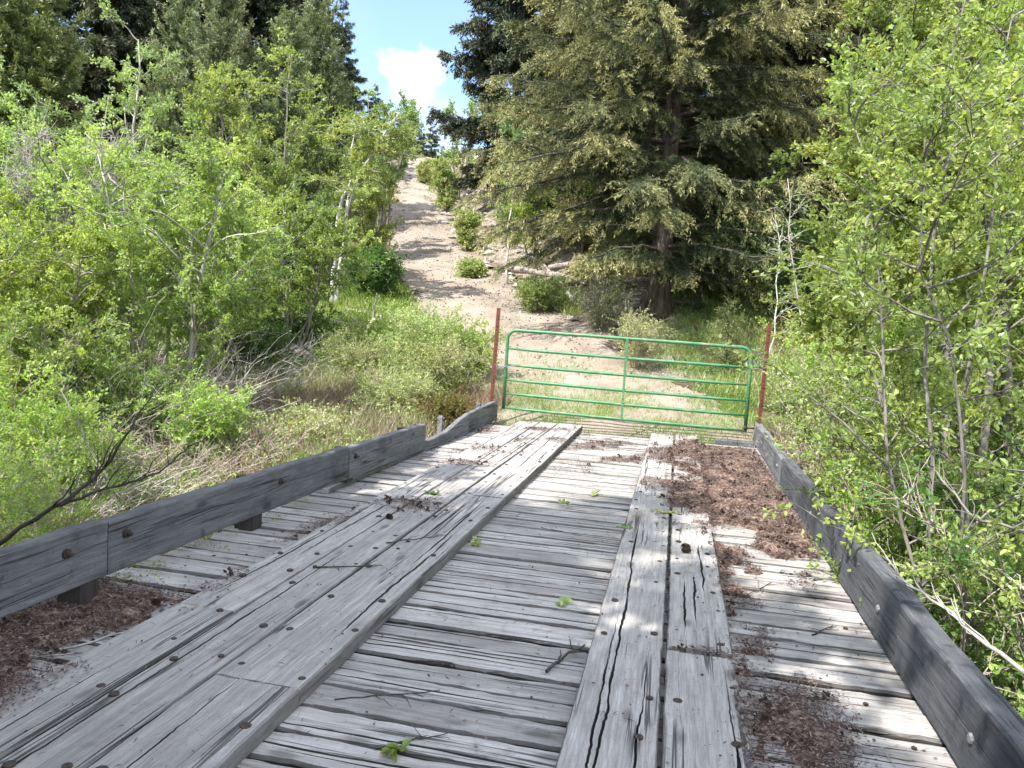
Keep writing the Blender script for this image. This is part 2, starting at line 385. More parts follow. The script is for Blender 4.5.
# ------------------------------------------------------------------ world and sun
SUN_AZ_VEC = np.array([-.46, -.70, 0]); SUN_EL = math.radians(54)
def build_world():
    w = bpy.data.worlds.new('World'); scene.world = w; w.use_nodes = True; nt = w.node_tree
    for x in list(nt.nodes): nt.nodes.remove(x)
    n = N(nt); out = nt.nodes.new('ShaderNodeOutputWorld'); bg = nt.nodes.new('ShaderNodeBackground')
    sk = nt.nodes.new('ShaderNodeTexSky'); sk.sky_type = 'NISHITA'; sk.sun_disc = False
    sk.sun_elevation = SUN_EL
    h = unit(SUN_AZ_VEC); sk.sun_rotation = math.atan2(h[0], h[1])
    sk.air_density = 1.0; sk.dust_density = .5; sk.ozone_density = 3.2; sk.altitude = 2200
    tc = nt.nodes.new('ShaderNodeTexCoord')
    def blob(d, r0, r1, ns, amp):
        nn = nt.nodes.new('ShaderNodeTexNoise'); nn.inputs['Scale'].default_value = ns; nn.inputs['Detail'].default_value = 6; n.l(tc.outputs['Generated'], nn.inputs[0])
        vd = nt.nodes.new('ShaderNodeVectorMath'); vd.operation = 'DISTANCE'; n.l(tc.outputs['Generated'], vd.inputs[0]); vd.inputs[1].default_value = d
        f = n.math('ADD', vd.outputs['Value'], n.math('MULTIPLY', n.math('SUBTRACT', nn.outputs['Fac'], .5), amp))
        mr = nt.nodes.new('ShaderNodeMapRange'); mr.interpolation_type = 'SMOOTHSTEP'
        mr.inputs['From Min'].default_value = r1; mr.inputs['From Max'].default_value = r0; n.l(f, mr.inputs[0]); return n.math('SUBTRACT', 1.0, mr.outputs[0])
    c1 = blob((-.342, .897, .288), .046, .026, 26, .10)
    c2 = blob((-.318, .925, .225), .075, .030, 18, .11)
    cl = nt.nodes.new('ShaderNodeTexNoise'); cl.inputs['Scale'].default_value = 3.2; cl.inputs['Detail'].default_value = 6; cl.inputs['Distortion'].default_value = .6
    n.l(tc.outputs['Generated'], cl.inputs[0])
    thin = n.math('MULTIPLY', n.ramp(cl.outputs['Fac'], [(.45, 0.0), (.75, 1.0)]), .8)
    far = blob((-.34, .90, .30), .85, .55, 2, .2)      # 1 inside, 0 well away from the open gap
    f = n.math('MAXIMUM', n.math('MAXIMUM', c1, n.math('MULTIPLY', c2, .55)), n.math('ADD', n.math('MULTIPLY', thin, .5), .10), True)
    col = n.mix(f, sk.outputs[0], (2.3, 2.4, 2.6))
    fill_clouds = nt.nodes.new('ShaderNodeTexNoise'); fill_clouds.inputs['Scale'].default_value = 2.0; fill_clouds.inputs['Detail'].default_value = 7; n.l(tc.outputs['Generated'], fill_clouds.inputs[0])  # bright clouds added out of view to lift the ambient light
    cf = n.math('MULTIPLY', n.ramp(fill_clouds.outputs['Fac'], [(.40, 0.0), (.55, 1.0)]), n.math('SUBTRACT', 1.0, far), True)
    col = n.mix(cf, col, (6.0, 6.3, 6.8))
    n.l(col, bg.inputs[0]); bg.inputs[1].default_value = .15
    n.l(bg.outputs[0], out.inputs[0])
    L = bpy.data.lights.new('sun', 'SUN'); L.energy = 3.1; L.angle = math.radians(.55); L.color = (1, .955, .88)
    o = bpy.data.objects.new('sun', L); COL.objects.link(o)
    from mathutils import Vector
    d = Vector((h[0]*math.cos(SUN_EL), h[1]*math.cos(SUN_EL), math.sin(SUN_EL)))
    o.rotation_euler = d.to_track_quat('Z', 'Y').to_euler(); o.location = (-20, -10, 40)

# ------------------------------------------------------------------ ground
def build_ground():
    def axis(c, n, lo, hi, fine):
        u = np.linspace(-1, 1, n); k = 5.2
        s = np.sinh(k*u)/math.sinh(k)
        return c+np.where(u < 0, s*(c-lo), s*(hi-c))
    X = axis(-3, 380, -500, 500, .1); Y = axis(14, 420, -300, 700, .1)
    xx, yy = np.meshgrid(X, Y); zz = H(xx, yy)
    nx, ny = len(X), len(Y)
    V = np.stack([xx, yy, zz], -1).reshape(-1, 3); idx = np.arange(nx*ny).reshape(ny, nx)
    F = np.stack([idx[:-1, :-1], idx[:-1, 1:], idx[1:, 1:], idx[1:, :-1]], -1).reshape(-1, 4)
    g = Geo(); g.add(V, F); tag(link('ground', g.mesh('ground', M['ground'], True)), kind='structure')
    # trail and bare bank as sheets on the slope
    def sheet(name, mat, y0, y1, off, mask, lift, step=.09):
        ys = np.arange(y0, y1, step*1.3); us = np.arange(off[0], off[1], step)
        yy, uu = np.meshgrid(ys, us, indexing='ij'); xx = np.interp(yy, TY, TX)+uu
        zz = H(xx, yy)+lift+.012*fbm(xx*6, yy*6, 3)
        k = mask(xx, yy); idx = np.arange(k.size).reshape(k.shape)
        keep = (k[:-1, :-1]+k[:-1, 1:]+k[1:, 1:]+k[1:, :-1]) > 2
        F = np.stack([idx[:-1, :-1], idx[:-1, 1:], idx[1:, 1:], idx[1:, :-1]], -1)[keep]
        used = np.unique(F); remap = np.zeros(k.size, int); remap[used] = np.arange(len(used))
        V = np.stack([xx, yy, zz], -1).reshape(-1, 3)[used]
        g = Geo(); g.add(V, remap[F]); tag(link(name, g.mesh(name, mat, True)), kind='structure')
    def tm(x, y):
        d, w = tdist(x, y); n1 = fbm(x*1.3, y*1.3, 4)
        return (np.abs(d) < w+(n1-.5)*1.5).astype(float)
    sheet('trail', M['trail'], 11.4, 64, (-3.6, 3.6), tm, .014)
    def bm(x, y):
        d, w = tdist(x, y); n1 = fbm(x*.6+3, y*.6+8, 4)
        return ((d > w-.7) & (d < w+3.4+(n1-.5)*5) & (fbm(x*.9+7, y*.9, 4) > .40)).astype(float)
    sheet('bank', M['bank'], 15, 62, (0, 9), bm, .007, .12)

# ------------------------------------------------------------------ boards
def board(g, rng, L, w, th, xf, rows=.03, ncr=1, edge=.003, crw=.004, crd=.014, sag=0, wear=None, v=None, tone=.5, ncol=5, top=.0015, ch=.006, side=-.45):
    """board along s (0..L), across c, up z; xf maps (s,c,z) to world"""
    n = max(4, int(L/rows)); s = np.linspace(0, L, n)
    off = rng.random()*200
    eL = -w/2+(fbm(s*5+off, s*0+1, 3)-.5)*2*edge+(vn(s*22, s*0+off)-.5)*edge
    eR = w/2-(fbm(s*5+off, s*0+31, 3)-.5)*2*edge-(vn(s*22, s*0+off+5)-.5)*edge
    if wear is not None: eR = eR-wear(s)
    cols = []
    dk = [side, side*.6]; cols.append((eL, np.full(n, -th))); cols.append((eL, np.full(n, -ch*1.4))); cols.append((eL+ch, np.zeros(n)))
    cuts = sorted(rng.uniform(-.36, .36, ncr)*w) if ncr else []
    reg = list(np.linspace(-.5, .5, ncol+2)[1:-1]*w)
    items = [('r', c) for c in reg if all(abs(c-k) > w*.07 for k in cuts)]+[('k', c) for c in cuts]
    for kind, c in sorted(items, key=lambda q: q[1]):
        if kind == 'r':
            cols.append((np.full(n, c), (fbm(s*3+off+c*50, s*0+c*90, 3)-.5)*top*2)); dk.append(None)
        else:
            cen = c+np.cumsum(rng.normal(0, .0018, n))*1.0; cen = c+(cen-cen.mean())*.8
            cen = np.clip(cen, c-w*.05, c+w*.05)
            a, b = sorted(rng.uniform(0, 1, 2)*L)
            if b-a < L*.25: b = min(L, a+L*.35)
            hw = crw*np.clip(np.minimum(s-a, b-s)/(.12*L+.01), 0, 1)*(.4+.9*vn(s*6, s*0+off))
            d = np.where(hw > 0, crd, 0)*np.clip(hw/crw*1.6, 0, 1)
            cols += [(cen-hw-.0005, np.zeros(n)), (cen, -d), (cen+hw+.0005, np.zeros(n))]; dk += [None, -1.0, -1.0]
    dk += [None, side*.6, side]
    cols.append((eR-ch, np.zeros(n))); cols.append((eR, np.full(n, -ch*1.4))); cols.append((eR, np.full(n, -th)))
    C = np.stack([c for c, _ in cols], 1); Z = np.stack([z for _, z in cols], 1)+sag
    S = np.repeat(s[:, None], C.shape[1], 1)
    S[0] += (rng.random(C.shape[1])-.5)*.012; S[-1] += (rng.random(C.shape[1])-.5)*.012
    V = xf(S.ravel(), C.ravel(), Z.ravel()); m = C.shape[1]
    idx = np.arange(n*m).reshape(n, m)
    F = np.stack([idx[:-1, :-1], idx[:-1, 1:], idx[1:, 1:], idx[1:, :-1]], -1).reshape(-1, 4)
    Fb = np.stack([idx[:-1, -1], idx[:-1, 0], idx[1:, 0], idx[1:, -1]], -1)
    vv = rng.random() if v is None else v
    base = g.n
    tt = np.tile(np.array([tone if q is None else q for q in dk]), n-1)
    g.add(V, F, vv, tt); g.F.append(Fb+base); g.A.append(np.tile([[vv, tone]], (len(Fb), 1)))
    for row, rev in ((idx[0], True), (idx[-1], False)):
        f = (row[::-1] if rev else row)[None]
        g.F.append(f+base); g.A.append(np.array([[vv, tone]]))
def boxgeo(g, x0, x1, y0, y1, z0, z1, v=.5, t=.5, b=.006):
    """bevelled box"""
    V = []
    for (zz, ins) in ((z0, b), (z0+b, 0), (z1-b, 0), (z1, b)):
        V += [(x0+ins, y0+ins, zz), (x1-ins, y0+ins, zz), (x1-ins, y1-ins, zz), (x0+ins, y1-ins, zz)]
    F = [[0, 3, 2, 1], [12, 13, 14, 15]]
    for l in range(3):
        for i in range(4):
            F.append([l*4+i, l*4+(i+1) % 4, (l+1)*4+(i+1) % 4, (l+1)*4+i])
    g.add(V, F, v, t)

PLANK_Z = -.075
def on_runner(x, y):
    return ((x > -2.25) & (x < -1.3)) | ((x > -.29) & (x < .36))
def deckz(x, y):
    return np.where(on_runner(x, y), .0, PLANK_Z)

def build_bridge():
    rng = np.random.default_rng(11)
    root = empty('wooden_bridge', (0, 0, 0))
    tag(root, 'weathered grey plank bridge with raised wheel boards and side timbers', 'bridge')
    g = Geo(); y = -1.2; i = 0
    while y < 11.15:
        w = rng.uniform(.16, .265); x0 = -2.93+rng.normal(0, .025); x1 = 1.28+rng.normal(0, .01)
        gap = rng.uniform(.008, .025)
        if abs(y-3.35) < .15: gap = .03
        z = PLANK_Z+rng.normal(0, .003); yc = y+w/2; rot = rng.normal(0, .0015)
        tl = rng.normal(0, .008)
        xf = lambda s, c, zz, x0=x0, yc=yc, z=z, rot=rot, tl=tl: np.stack([x0+s, yc-c+s*rot, z+zz+c*tl], -1)
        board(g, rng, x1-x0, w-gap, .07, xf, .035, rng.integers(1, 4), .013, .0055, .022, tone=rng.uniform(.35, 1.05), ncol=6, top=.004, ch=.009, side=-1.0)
        y += w; i += 1
    yend = y
    link('deck', g.mesh('deck', M['deck']), root)
    # support beams below
    for x in (-2.6, -1.2, .1, 1.0):
        g = Geo(); boxgeo(g, x-.11, x+.11, -1.4, 11.2, -.46, -.148, t=.2); link('girder', g.mesh('girder', M['block']), root)
    # sill at the far end
    g = Geo(); boxgeo(g, .62, 1.16, 11.26, 11.42, -.14, -.02, t=.4); link('end_sill', g.mesh('end_sill', M['rail']), root)
    # runner boards
    me_nail = nail_mesh()
    specs = [(-2.25, -1.945, -1.2, 3.2), (-2.25, -1.945, 3.21, 7.4), (-2.25, -1.945, 7.42, 11.3),
             (-1.94, -1.675, -1.2, 5.3), (-1.94, -1.675, 5.31, 11.35),
             (-1.665, -1.30, -1.2, 2.6), (-1.665, -1.30, 2.61, 6.1), (-1.665, -1.30, 6.12, 11.4),
             (-.29, .035, -1.2, 6.85), (-.29, .035, 6.87, 11.3),
             (.05, .36, -1.2, 3.47), (.05, .35, 3.53, 5.86), (.05, .36, 5.93, 8.9), (.05, .36, 8.93, 11.35)]
    for j, (x0, x1, y0, y1) in enumerate(specs):
        g = Geo(); w = x1-x0
        wear = None
        if x0 == .05 and y1 == 3.47:
            wear = lambda s: .05*sstep(3.9, 3.2, s-0.0)*(.5+.9*vn(s*9, s*0+3))*(s < 4.5)*-1+.035*vn(s*14, s*0+9)
        if x0 == .05 and y0 == 5.93:
            wear = lambda s: .03*vn(s*9, s*0+4)
        xm = (x0+x1)/2
        xf = lambda s, c, zz, xm=xm, y0=y0: np.stack([xm+c, y0+s, zz-.0+.004*np.sin(s*1.3+xm*7)], -1)
        big = .0062 if x0 in (.05, -.29) else .006
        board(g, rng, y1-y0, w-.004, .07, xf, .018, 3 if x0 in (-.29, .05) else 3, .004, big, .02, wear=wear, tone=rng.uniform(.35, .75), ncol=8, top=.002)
        b = link('runner_board', g.mesh('runner_board', M['runner']), root)
        ys = np.arange(max(y0+.12, 1.9), y1-.08, .42)
        for yy in ys:
            for xx in (x0+.05, x1-.05):
                if rng.random() < .25 or yy > 10: continue
                o = link('bolt_head', me_nail, b, (xx+rng.normal(0, .012), yy+rng.normal(0, .07), .001)); s_ = rng.uniform(.7, 1.25); o.scale = (s_, s_, s_); o.rotation_euler = (0, 0, rng.uniform(0, 6))
    # nails in the right hand deck, left unnamed: small heads on the cross planks
    for k in range(26):
        side = rng.random() < .5
        xx = rng.uniform(.55, 1.0) if side else rng.uniform(-2.7, -2.35); yy = rng.uniform(2.2, 8)
        o = link('nail_head', me_nail, root, (xx, yy, PLANK_Z+.003)); s_ = rng.uniform(.45, .8); o.scale = (s_, s_, s_)
    # left timbers
    def timber(xin, xout, pts, t, ncr, tone, mt='rail'):
        """pts: list of (y, zbottom, ztop)"""
        g = Geo(); ys = np.arange(pts[0][0], pts[-1][0]+1e-6, .03); zb = np.interp(ys, [p[0] for p in pts], [p[1] for p in pts]); zt = np.interp(ys, [p[0] for p in pts], [p[2] for p in pts])
        o_ = rng.random()*100
        zt = zt+(fbm(ys*3+o_, ys*0, 3)-.5)*.018; zb = zb+(fbm(ys*3+o_, ys*0+9, 3)-.5)*.012
        xi = xin(ys)+(fbm(ys*2+o_, ys*0+4, 3)-.5)*.01; xo = xout(ys)
        ch = .008*np.sign(xo-xi)
        cen = zb+(zt-zb)*(.55+.12*(fbm(ys*1.5+o_, ys*0+2, 3)-.5)*2)
        prof = [(xi, zb+.008), (xi, cen-.004), (xi+ch*1.2, cen), (xi, cen+.004), (xi, zt-.010), (xi+ch, zt), ((xi+xo)/2, zt+.003*(vn(ys*9, ys*0+o_)-.5)), (xo-ch, zt), (xo, zt-.01), (xo, zb+.008), (xo-ch, zb), (xi+ch, zb)]
        V = np.stack([np.stack([a, ys, b], -1) for a, b in prof], 1); n, m, _ = V.shape
        idx = np.arange(n*m).reshape(n, m)
        q = np.stack([idx[:-1], np.roll(idx[:-1], -1, 1), np.roll(idx[1:], -1, 1), idx[1:]], -1).reshape(-1, 4)
        v = rng.random(); base = g.n
        g.add(V.reshape(-1, 3), q, v, tone)
        for f in (idx[0][::-1], idx[-1]):
            g.F.append(f[None]+base); g.A.append(np.array([[v, tone]]))
        return link('side_timber', g.mesh('side_timber', M[mt]), root)
    L = lambda ys: np.full(len(ys), -2.72)
    Lo = lambda ys: np.full(len(ys), -2.80)
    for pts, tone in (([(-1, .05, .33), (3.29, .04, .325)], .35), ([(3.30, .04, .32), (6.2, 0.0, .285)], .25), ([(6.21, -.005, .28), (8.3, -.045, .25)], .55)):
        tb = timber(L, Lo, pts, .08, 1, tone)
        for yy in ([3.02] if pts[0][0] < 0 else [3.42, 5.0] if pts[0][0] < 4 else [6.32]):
            zc = np.interp(yy, [p[0] for p in pts], [(p[1]+p[2])/2 for p in pts])+.05
            g = Geo(); P = np.array([[[-2.73, yy, zc], [-2.712, yy, zc], [-2.705, yy, zc]]]); tubes(g, P, np.array([[.024, .024, .024]]), 10)
            P = np.array([[[-2.71, yy, zc], [-2.685, yy, zc], [-2.678, yy, zc]]]); tubes(g, P, np.array([[.013, .013, .009]]), 6)
            link('bolt', g.mesh('bolt', M['iron']), tb)
    Lb = lambda ys: -2.72+.0*ys+.03*np.sin((ys-8.3)*1.1)
    Lbo = lambda ys: -2.79+.0*ys+.03*np.sin((ys-8.3)*1.1)
    timber(Lb, Lbo, [(8.35, -.13, .045), (9.0, -.12, .06), (9.6, -.10, .155), (10.05, -.09, .20)], .07, 1, .75)
    timber(lambda ys: -2.70+0*ys, lambda ys: -2.77+0*ys, [(10.06, -.09, .20), (11.75, -.07, .235)], .07, 1, .75)
    # edge board lying on the left edge
    g = Geo(); xf = lambda s, c, zz: np.stack([-2.83+c+.015*np.sin(s), 5.9+s, zz-.035], -1)
    board(g, rng, 5.3, .13, .035, xf, .03, 1, .008, tone=.7, ncol=3); link('edge_board', g.mesh('edge_board', M['runner']), root)
    # right timbers
    R_ = lambda ys: 1.085+.085*(ys/11.5)**2
    Ro = lambda ys: R_(ys)+.105
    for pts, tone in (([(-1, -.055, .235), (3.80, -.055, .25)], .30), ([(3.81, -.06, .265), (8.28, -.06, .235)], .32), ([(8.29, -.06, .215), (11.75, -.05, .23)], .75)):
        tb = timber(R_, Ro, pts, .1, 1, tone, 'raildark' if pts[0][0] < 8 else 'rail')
        for yy in ([2.85] if pts[0][0] < 0 else [4.15, 6.3] if pts[0][0] < 5 else [8.6, 10.4]):
            g = Geo(); xx = float(R_(np.array([yy]))[0]); P = np.array([[[xx+.01, yy, .10], [xx-.006, yy, .10], [xx-.012, yy, .10]]]); tubes(g, P, np.array([[.02, .02, .015]]), 8)
            link('bolt', g.mesh('bolt', M['galv']), tb)
    # spacer blocks and bracket posts behind the left timbers
    for yy in (1.6, 3.18, 4.72, 6.25, 7.8):
        g = Geo(); zt = -.004 if yy > 5.9 else .03; z0 = PLANK_Z-.004 if yy < 5.9 else -.034
        boxgeo(g, -2.83, -2.725, yy-.06, yy+.06, z0, zt+.035, t=.2); link('spacer_block', g.mesh('spacer_block', M['block']), root)
        g = Geo(); boxgeo(g, -2.875, -2.803, yy-.035, yy+.035, -.60, .335-.01*yy, t=.1); link('bracket_post', g.mesh('bracket_post', M['iron']), root)
    for yy in (9.3, 11.2):
        g = Geo(); boxgeo(g, -2.90, -2.84, yy-.03, yy+.03, -.62, .23, t=.9); link('bracket_post', g.mesh('bracket_post', M['rail']), root)
    for yy in (2.2, 5.2, 8.1, 10.8):
        xx = float(Ro(np.array([yy]))[0])+.004
        g = Geo(); boxgeo(g, xx, xx+.07, yy-.035, yy+.035, -.62, .20, t=.1); link('bracket_post', g.mesh('bracket_post', M['iron']), root)

def nail_mesh():
    g = Geo(); th = np.arange(8)*math.pi/4
    V = []
    for r, z in ((.017, -.004), (.017, .003), (.012, .0055)):
        V += [(r*math.cos(a), r*math.sin(a), z) for a in th]
    F = []
    for l in range(2):
        for i in range(8): F.append([l*8+i, l*8+(i+1) % 8, (l+1)*8+(i+1) % 8, (l+1)*8+i])
    g.add(V, F); g.F.append(np.array([list(range(16, 24))])); g.A.append(np.array([[.5, 0]]))
    return g.mesh('bolt_head', M['iron'])

# ------------------------------------------------------------------ gate and posts
def build_gate():
    root = empty('farm_gate', (-2.55, 11.5, 0)); tag(root, 'green tubular steel gate with six rails closing the bridge end', 'gate')
    W = 3.58; zs = [1.335, 1.05, .80, .57, .36, .14]
    tilt = lambda x: .02-.045*x/W
    r = .026; rc = .14
    pts = [(0, .12)]
    a = np.linspace(math.pi, math.pi/2, 7)
    pts += [(0, 1.335-rc-.3)]+[(rc+rc*math.cos(t), 1.335-rc+rc*math.sin(t)) for t in a]
    pts += [(W*k, 1.335) for k in (.3, .5, .7)]
    a = np.linspace(math.pi/2, 0, 7)
    pts += [(W-rc+rc*math.cos(t), 1.335-rc+rc*math.sin(t)) for t in a]+[(W, 1.335-rc-.3), (W, .12)]
    P = np.array([[(x, 0, z+tilt(x)) for x, z in pts]])
    g = Geo(); tubes(g, P, r, 12); link('frame', g.mesh('frame', M['gate'], True), root)
    for z in zs[1:]:
        g = Geo(); xs = np.linspace(.015, W-.015, 9); rr = np.where((np.arange(9) == 0) | (np.arange(9) == 8), .014, .023)
        P = np.array([[(x, .0, z+tilt(x)-.006*math.sin(x*1.1)) for x in xs]]); tubes(g, P, rr[None], 10)
        link('rail', g.mesh('rail', M['gate'], True), root)
    for x in (W*.505,):
        g = Geo(); boxgeo(g, x-.017, x+.017, -.030, -.019, .12, 1.33, b=.003); link('brace', g.mesh('brace', M['gate']), root)
    for x, z in ((W+.0, .16), (W, 1.05)):
        g = Geo(); P = np.array([[(x, 0, z-.03), (x, 0, z), (x, 0, z+.03)]]); tubes(g, P, .027, 10)
        P = np.array([[(x+.02, 0, z), (x+.09, 0, z), (x+.15, .03, z)]]); tubes(g, P, .012, 8)
        link('hinge', g.mesh('hinge', M['iron' if z < .5 else 'gate'], True), root)
    # latch chain
    g = Geo()
    for k in range(9):
        c = np.array([-.15+.035*k, -.03+.01*math.sin(k), .81-.02*math.sin(k*.4)]); th = np.linspace(0, 2*math.pi, 9)
        ax = (np.array([1, 0, 0]), np.array([0, 0, 1]) if k % 2 else np.array([0, 1, 0]))
        P = np.array([[c+.024*math.cos(t)*ax[0]+.012*math.sin(t)*ax[1] for t in th]]); tubes(g, P, .004, 5, cap=False)
    link('chain', g.mesh('chain', M['galv'], True), root)
    for nm, x, y, lx, ly, z0, z1, lab in (('fence_post', -2.78, 11.62, .02, .0, -.6, 1.68, 'rusty red steel post at the latch end of the green gate'),
                                          ('fence_post', 1.22, 11.58, .02, .0, -.6, 1.68, 'leaning rusty red steel post with wire clips at the hinge end of the green gate')):
        p = empty(nm, (x, y, 0)); tag(p, lab, 'post', 'red steel posts beside the gate')
        g = Geo()
        # T section: flange and web
        def bar(x0, x1, y0, y1):
            V = [(a+lx*z, b, z) for z in (z0, z1) for a, b in ((x0, y0), (x1, y0), (x1, y1), (x0, y1))]
            g.add(V, [[0, 3, 2, 1], [4, 5, 6, 7], [0, 1, 5, 4], [1, 2, 6, 5], [2, 3, 7, 6], [3, 0, 4, 7]])
        bar(-.03, .03, -.006, .004); bar(-.005, .005, .005, .045)
        link('flange', g.mesh('flange', M['redpost']), p)
        g = Geo()
        for z in np.arange(.25, 1.6, .055):
            V = [(a+lx*z, b, c) for a in (-.008, .008) for b in (-.014, -.007) for c in (z-.008, z+.008)]
            g.add(V, [[0, 1, 3, 2], [4, 6, 7, 5], [0, 4, 5, 1], [2, 3, 7, 6], [0, 2, 6, 4], [1, 5, 7, 3]])
        link('stud_row', g.mesh('stud_row', M['redpost']), p)
        if x > 0:
            for z, a, b in ((1.03, -.08, .12), (.75, -.01, .08), (.5, -.03, .05)):
                g = Geo(); P = np.array([[(a+lx*z, -.02, z+.004), (lx*z, -.02, z), (b+lx*z, .0, z-.01)]]); tubes(g, P, .0035, 5); link('wire_clip', g.mesh('wire_clip', M['iron']), p)
# ------------------------------------------------------------------ litter on the deck
def litmask(x, y):
    n = fbm(x*2.2+3, y*2.2, 4); n2 = fbm(x*6+3, y*6, 3)
    def box(x0, x1, y0, y1, s=.15): return sstep(x0-s, x0+s, x)*(1-sstep(x1-s, x1+s, x))*sstep(y0-s*2, y0+s*2, y)*(1-sstep(y1-s*2, y1+s*2, y))
    m = 0
    m = np.maximum(m, box(.36, 1.2, 5.4+2.4*(n-.5)*2, 10.9, .10)*sstep(.30, .56, n+.30-.25*sstep(6.5, 5.0, y)-.2*sstep(.85, 1.1, x)*sstep(8, 6, y)))
    m = np.maximum(m, box(.02, .45, 6.3, 10.8, .12)*sstep(.42, .60, n*.6+n2*.4+.10*sstep(.1, .35, x)))
    m = np.maximum(m, box(.40, .75, 2.0, 3.5, .12)*sstep(.35, .6, n+.12))
    m = np.maximum(m, box(.36, .56, 1.5, 5.8, .07)*sstep(.32, .56, n2)*.8)
    m = np.maximum(m, box(-3.0, -2.2, 2.0, 3.5, .12)*sstep(.38, .62, n+.12))
    m = np.maximum(m, box(-2.45, -2.2, 3.2, 5.2, .08)*sstep(.45, .6, n)*.6)
    m = np.maximum(m, box(-1.2, 1.1, 8.2, 11.1, .3)*sstep(.40, .60, n)*sstep(.3, .6, n2)*.8)
    m = np.maximum(m, box(-2.6, -1.3, 8.6, 11.1, .3)*sstep(.44, .62, n)*sstep(.3, .6, n2)*.7)
    m = np.maximum(m, box(-.25, 0.5, 7.2, 9.5, .15)*sstep(.42, .60, n)*.7)
    m = np.maximum(m, np.exp(-((x+1.95)/.22)**2-((y-5.55)/.16)**2)*sstep(.3, .5, n2))
    m = np.maximum(m, np.exp(-((x+2.0)/.3)**2-((y-7.5)/.14)**2)*sstep(.35, .55, n2)*.9)
    m = np.maximum(m, np.exp(-((x-.22)/.13)**2-((y-3.50)/.03)**2)*.9)
    m = np.maximum(m, np.exp(-((x-.22)/.15)**2-((y-5.95)/.12)**2)*.9*sstep(.3, .5, n2))
    return m
def build_litter():
    rng = np.random.default_rng(21)
    # shallow mounds
    g = Geo(); st = .03
    for x0, x1, y0, y1 in ((-.1, 1.09, 4.6, 11.2), (.38, .95, 1.7, 3.9), (-2.95, -2.25, 1.6, 3.9)):
        X = np.arange(x0, x1+1e-6, st); Y = np.arange(y0, y1, st); xx, yy = np.meshgrid(X, Y)
        m = litmask(xx, yy)
        base = PLANK_Z*sstep(.33, .39, xx) if x0 == -.1 else PLANK_Z
        z = base-.036+(.060+.008*(x0 == -.1))*m*(.15+1.5*fbm(xx*9, yy*9, 5))
        idx = np.arange(xx.size).reshape(xx.shape)
        F = np.stack([idx[:-1, :-1], idx[:-1, 1:], idx[1:, 1:], idx[1:, :-1]], -1)
        keep = (z-base > -.012); keep = keep[:-1, :-1] | keep[1:, 1:]
        g.add(np.stack([xx, yy, z], -1).reshape(-1, 3), F[keep])
    tag(link('needle_dirt', g.mesh('needle_dirt', M['mulch'], True)), 'brown needle dirt drifted over the bridge planks', 'dirt', kind='stuff')
    # flakes and needles
    n = 900000; x = rng.uniform(-2.95, 1.12, n); y = rng.uniform(1.6, 11.3, n)
    m = litmask(x, y); pr = np.clip(m*.8, 0, .75)+.006+.02*sstep(7, 8.5, y)*sstep(.45, .7, fbm(x*3, y*3, 3))
    k = rng.random(n) < pr; x, y, m = x[k], y[k], m[k]; n = len(x)
    z = deckz(x, y)+.003+np.clip(m-.35, 0, 1)*.040*(.4+.8*fbm(x*9, y*9, 3))
    P = np.stack([x, y, z+rng.random(n)*.006], -1); a = rng.uniform(0, 2*math.pi, n)
    D = np.stack([np.cos(a), np.sin(a), rng.normal(0, .22, n)], -1)
    g = Geo(); big = rng.random(n) < .25
    leaves(g, rng, P[~big], D[~big], rng.uniform(.012, .04, (~big).sum()), .12, 1.2)
    leaves(g, rng, P[big], D[big], rng.uniform(.008, .022, big.sum()), .7, 1.2)
    nc = 900; x = rng.uniform(-2.9, 1.08, nc*6); y = rng.uniform(1.8, 11, nc*6); m = litmask(x, y); k = rng.random(len(x)) < m*.5; x, y, m = x[k][:nc], y[k][:nc], m[k][:nc]
    for a, b, q in zip(x, y, m):
        rr = rng.uniform(.006, .020); nn = 14; d = unit(rng.normal(0, 1, (nn, 3))); P = np.array([a, b, float(deckz(a, b))+.025*q+rr*.3])+d*rr*.6
        leaves(g, rng, P, d+rng.normal(0, .5, d.shape), rr*1.5, .9, 0, v=np.full(nn, rng.random()*.45))
    tag(link('needle_litter', g.mesh('needle_litter', M['litter'])), 'reddish brown needles and bark flakes strewn on the planks', 'litter', kind='stuff')
    # moss
    n = 9000; x = rng.uniform(-2.93, -2.3, n); y = rng.uniform(1.8, 9, n)
    k = (fbm(x*4+50, y*4, 3)+.5*np.exp(-((x+2.9)/.2)**2) > .92); x, y = x[k], y[k]; n = len(x)
    P = np.stack([x, y, deckz(x, y)+.004+rng.random(n)*.006], -1)
    g = Geo(); leaves(g, rng, P, rng.normal(0, 1, (n, 3))*[1, 1, .4], rng.uniform(.008, .018, n), .8, 1.5)
    tag(link('moss', g.mesh('moss', M['moss'])), 'yellow green moss along the left edge of the planks', 'moss', kind='stuff')
    # sprigs of green leaves
    labs = [(655, 518, 'largest green leafy sprig lying across the right wheel boards', .13), (590, 492, 'pale green sprig on the sunlit centre planks near the shadow line', .10), (440, 500, 'small green sprig fallen in the middle of the planks beside the left wheel boards', .09),
            (560, 500, 'green sprig on the centre planks just inside the shade', .10), (478, 535, 'green sprig against the side of the left wheel boards', .1), (560, 600, 'tiny sprig beside the left edge of the right wheel boards', .07), (632, 532, 'small leafy sprig on the seam near the right wheel boards', .09), (407, 738, 'tiny sprig on the nearest centre plank', .05)]
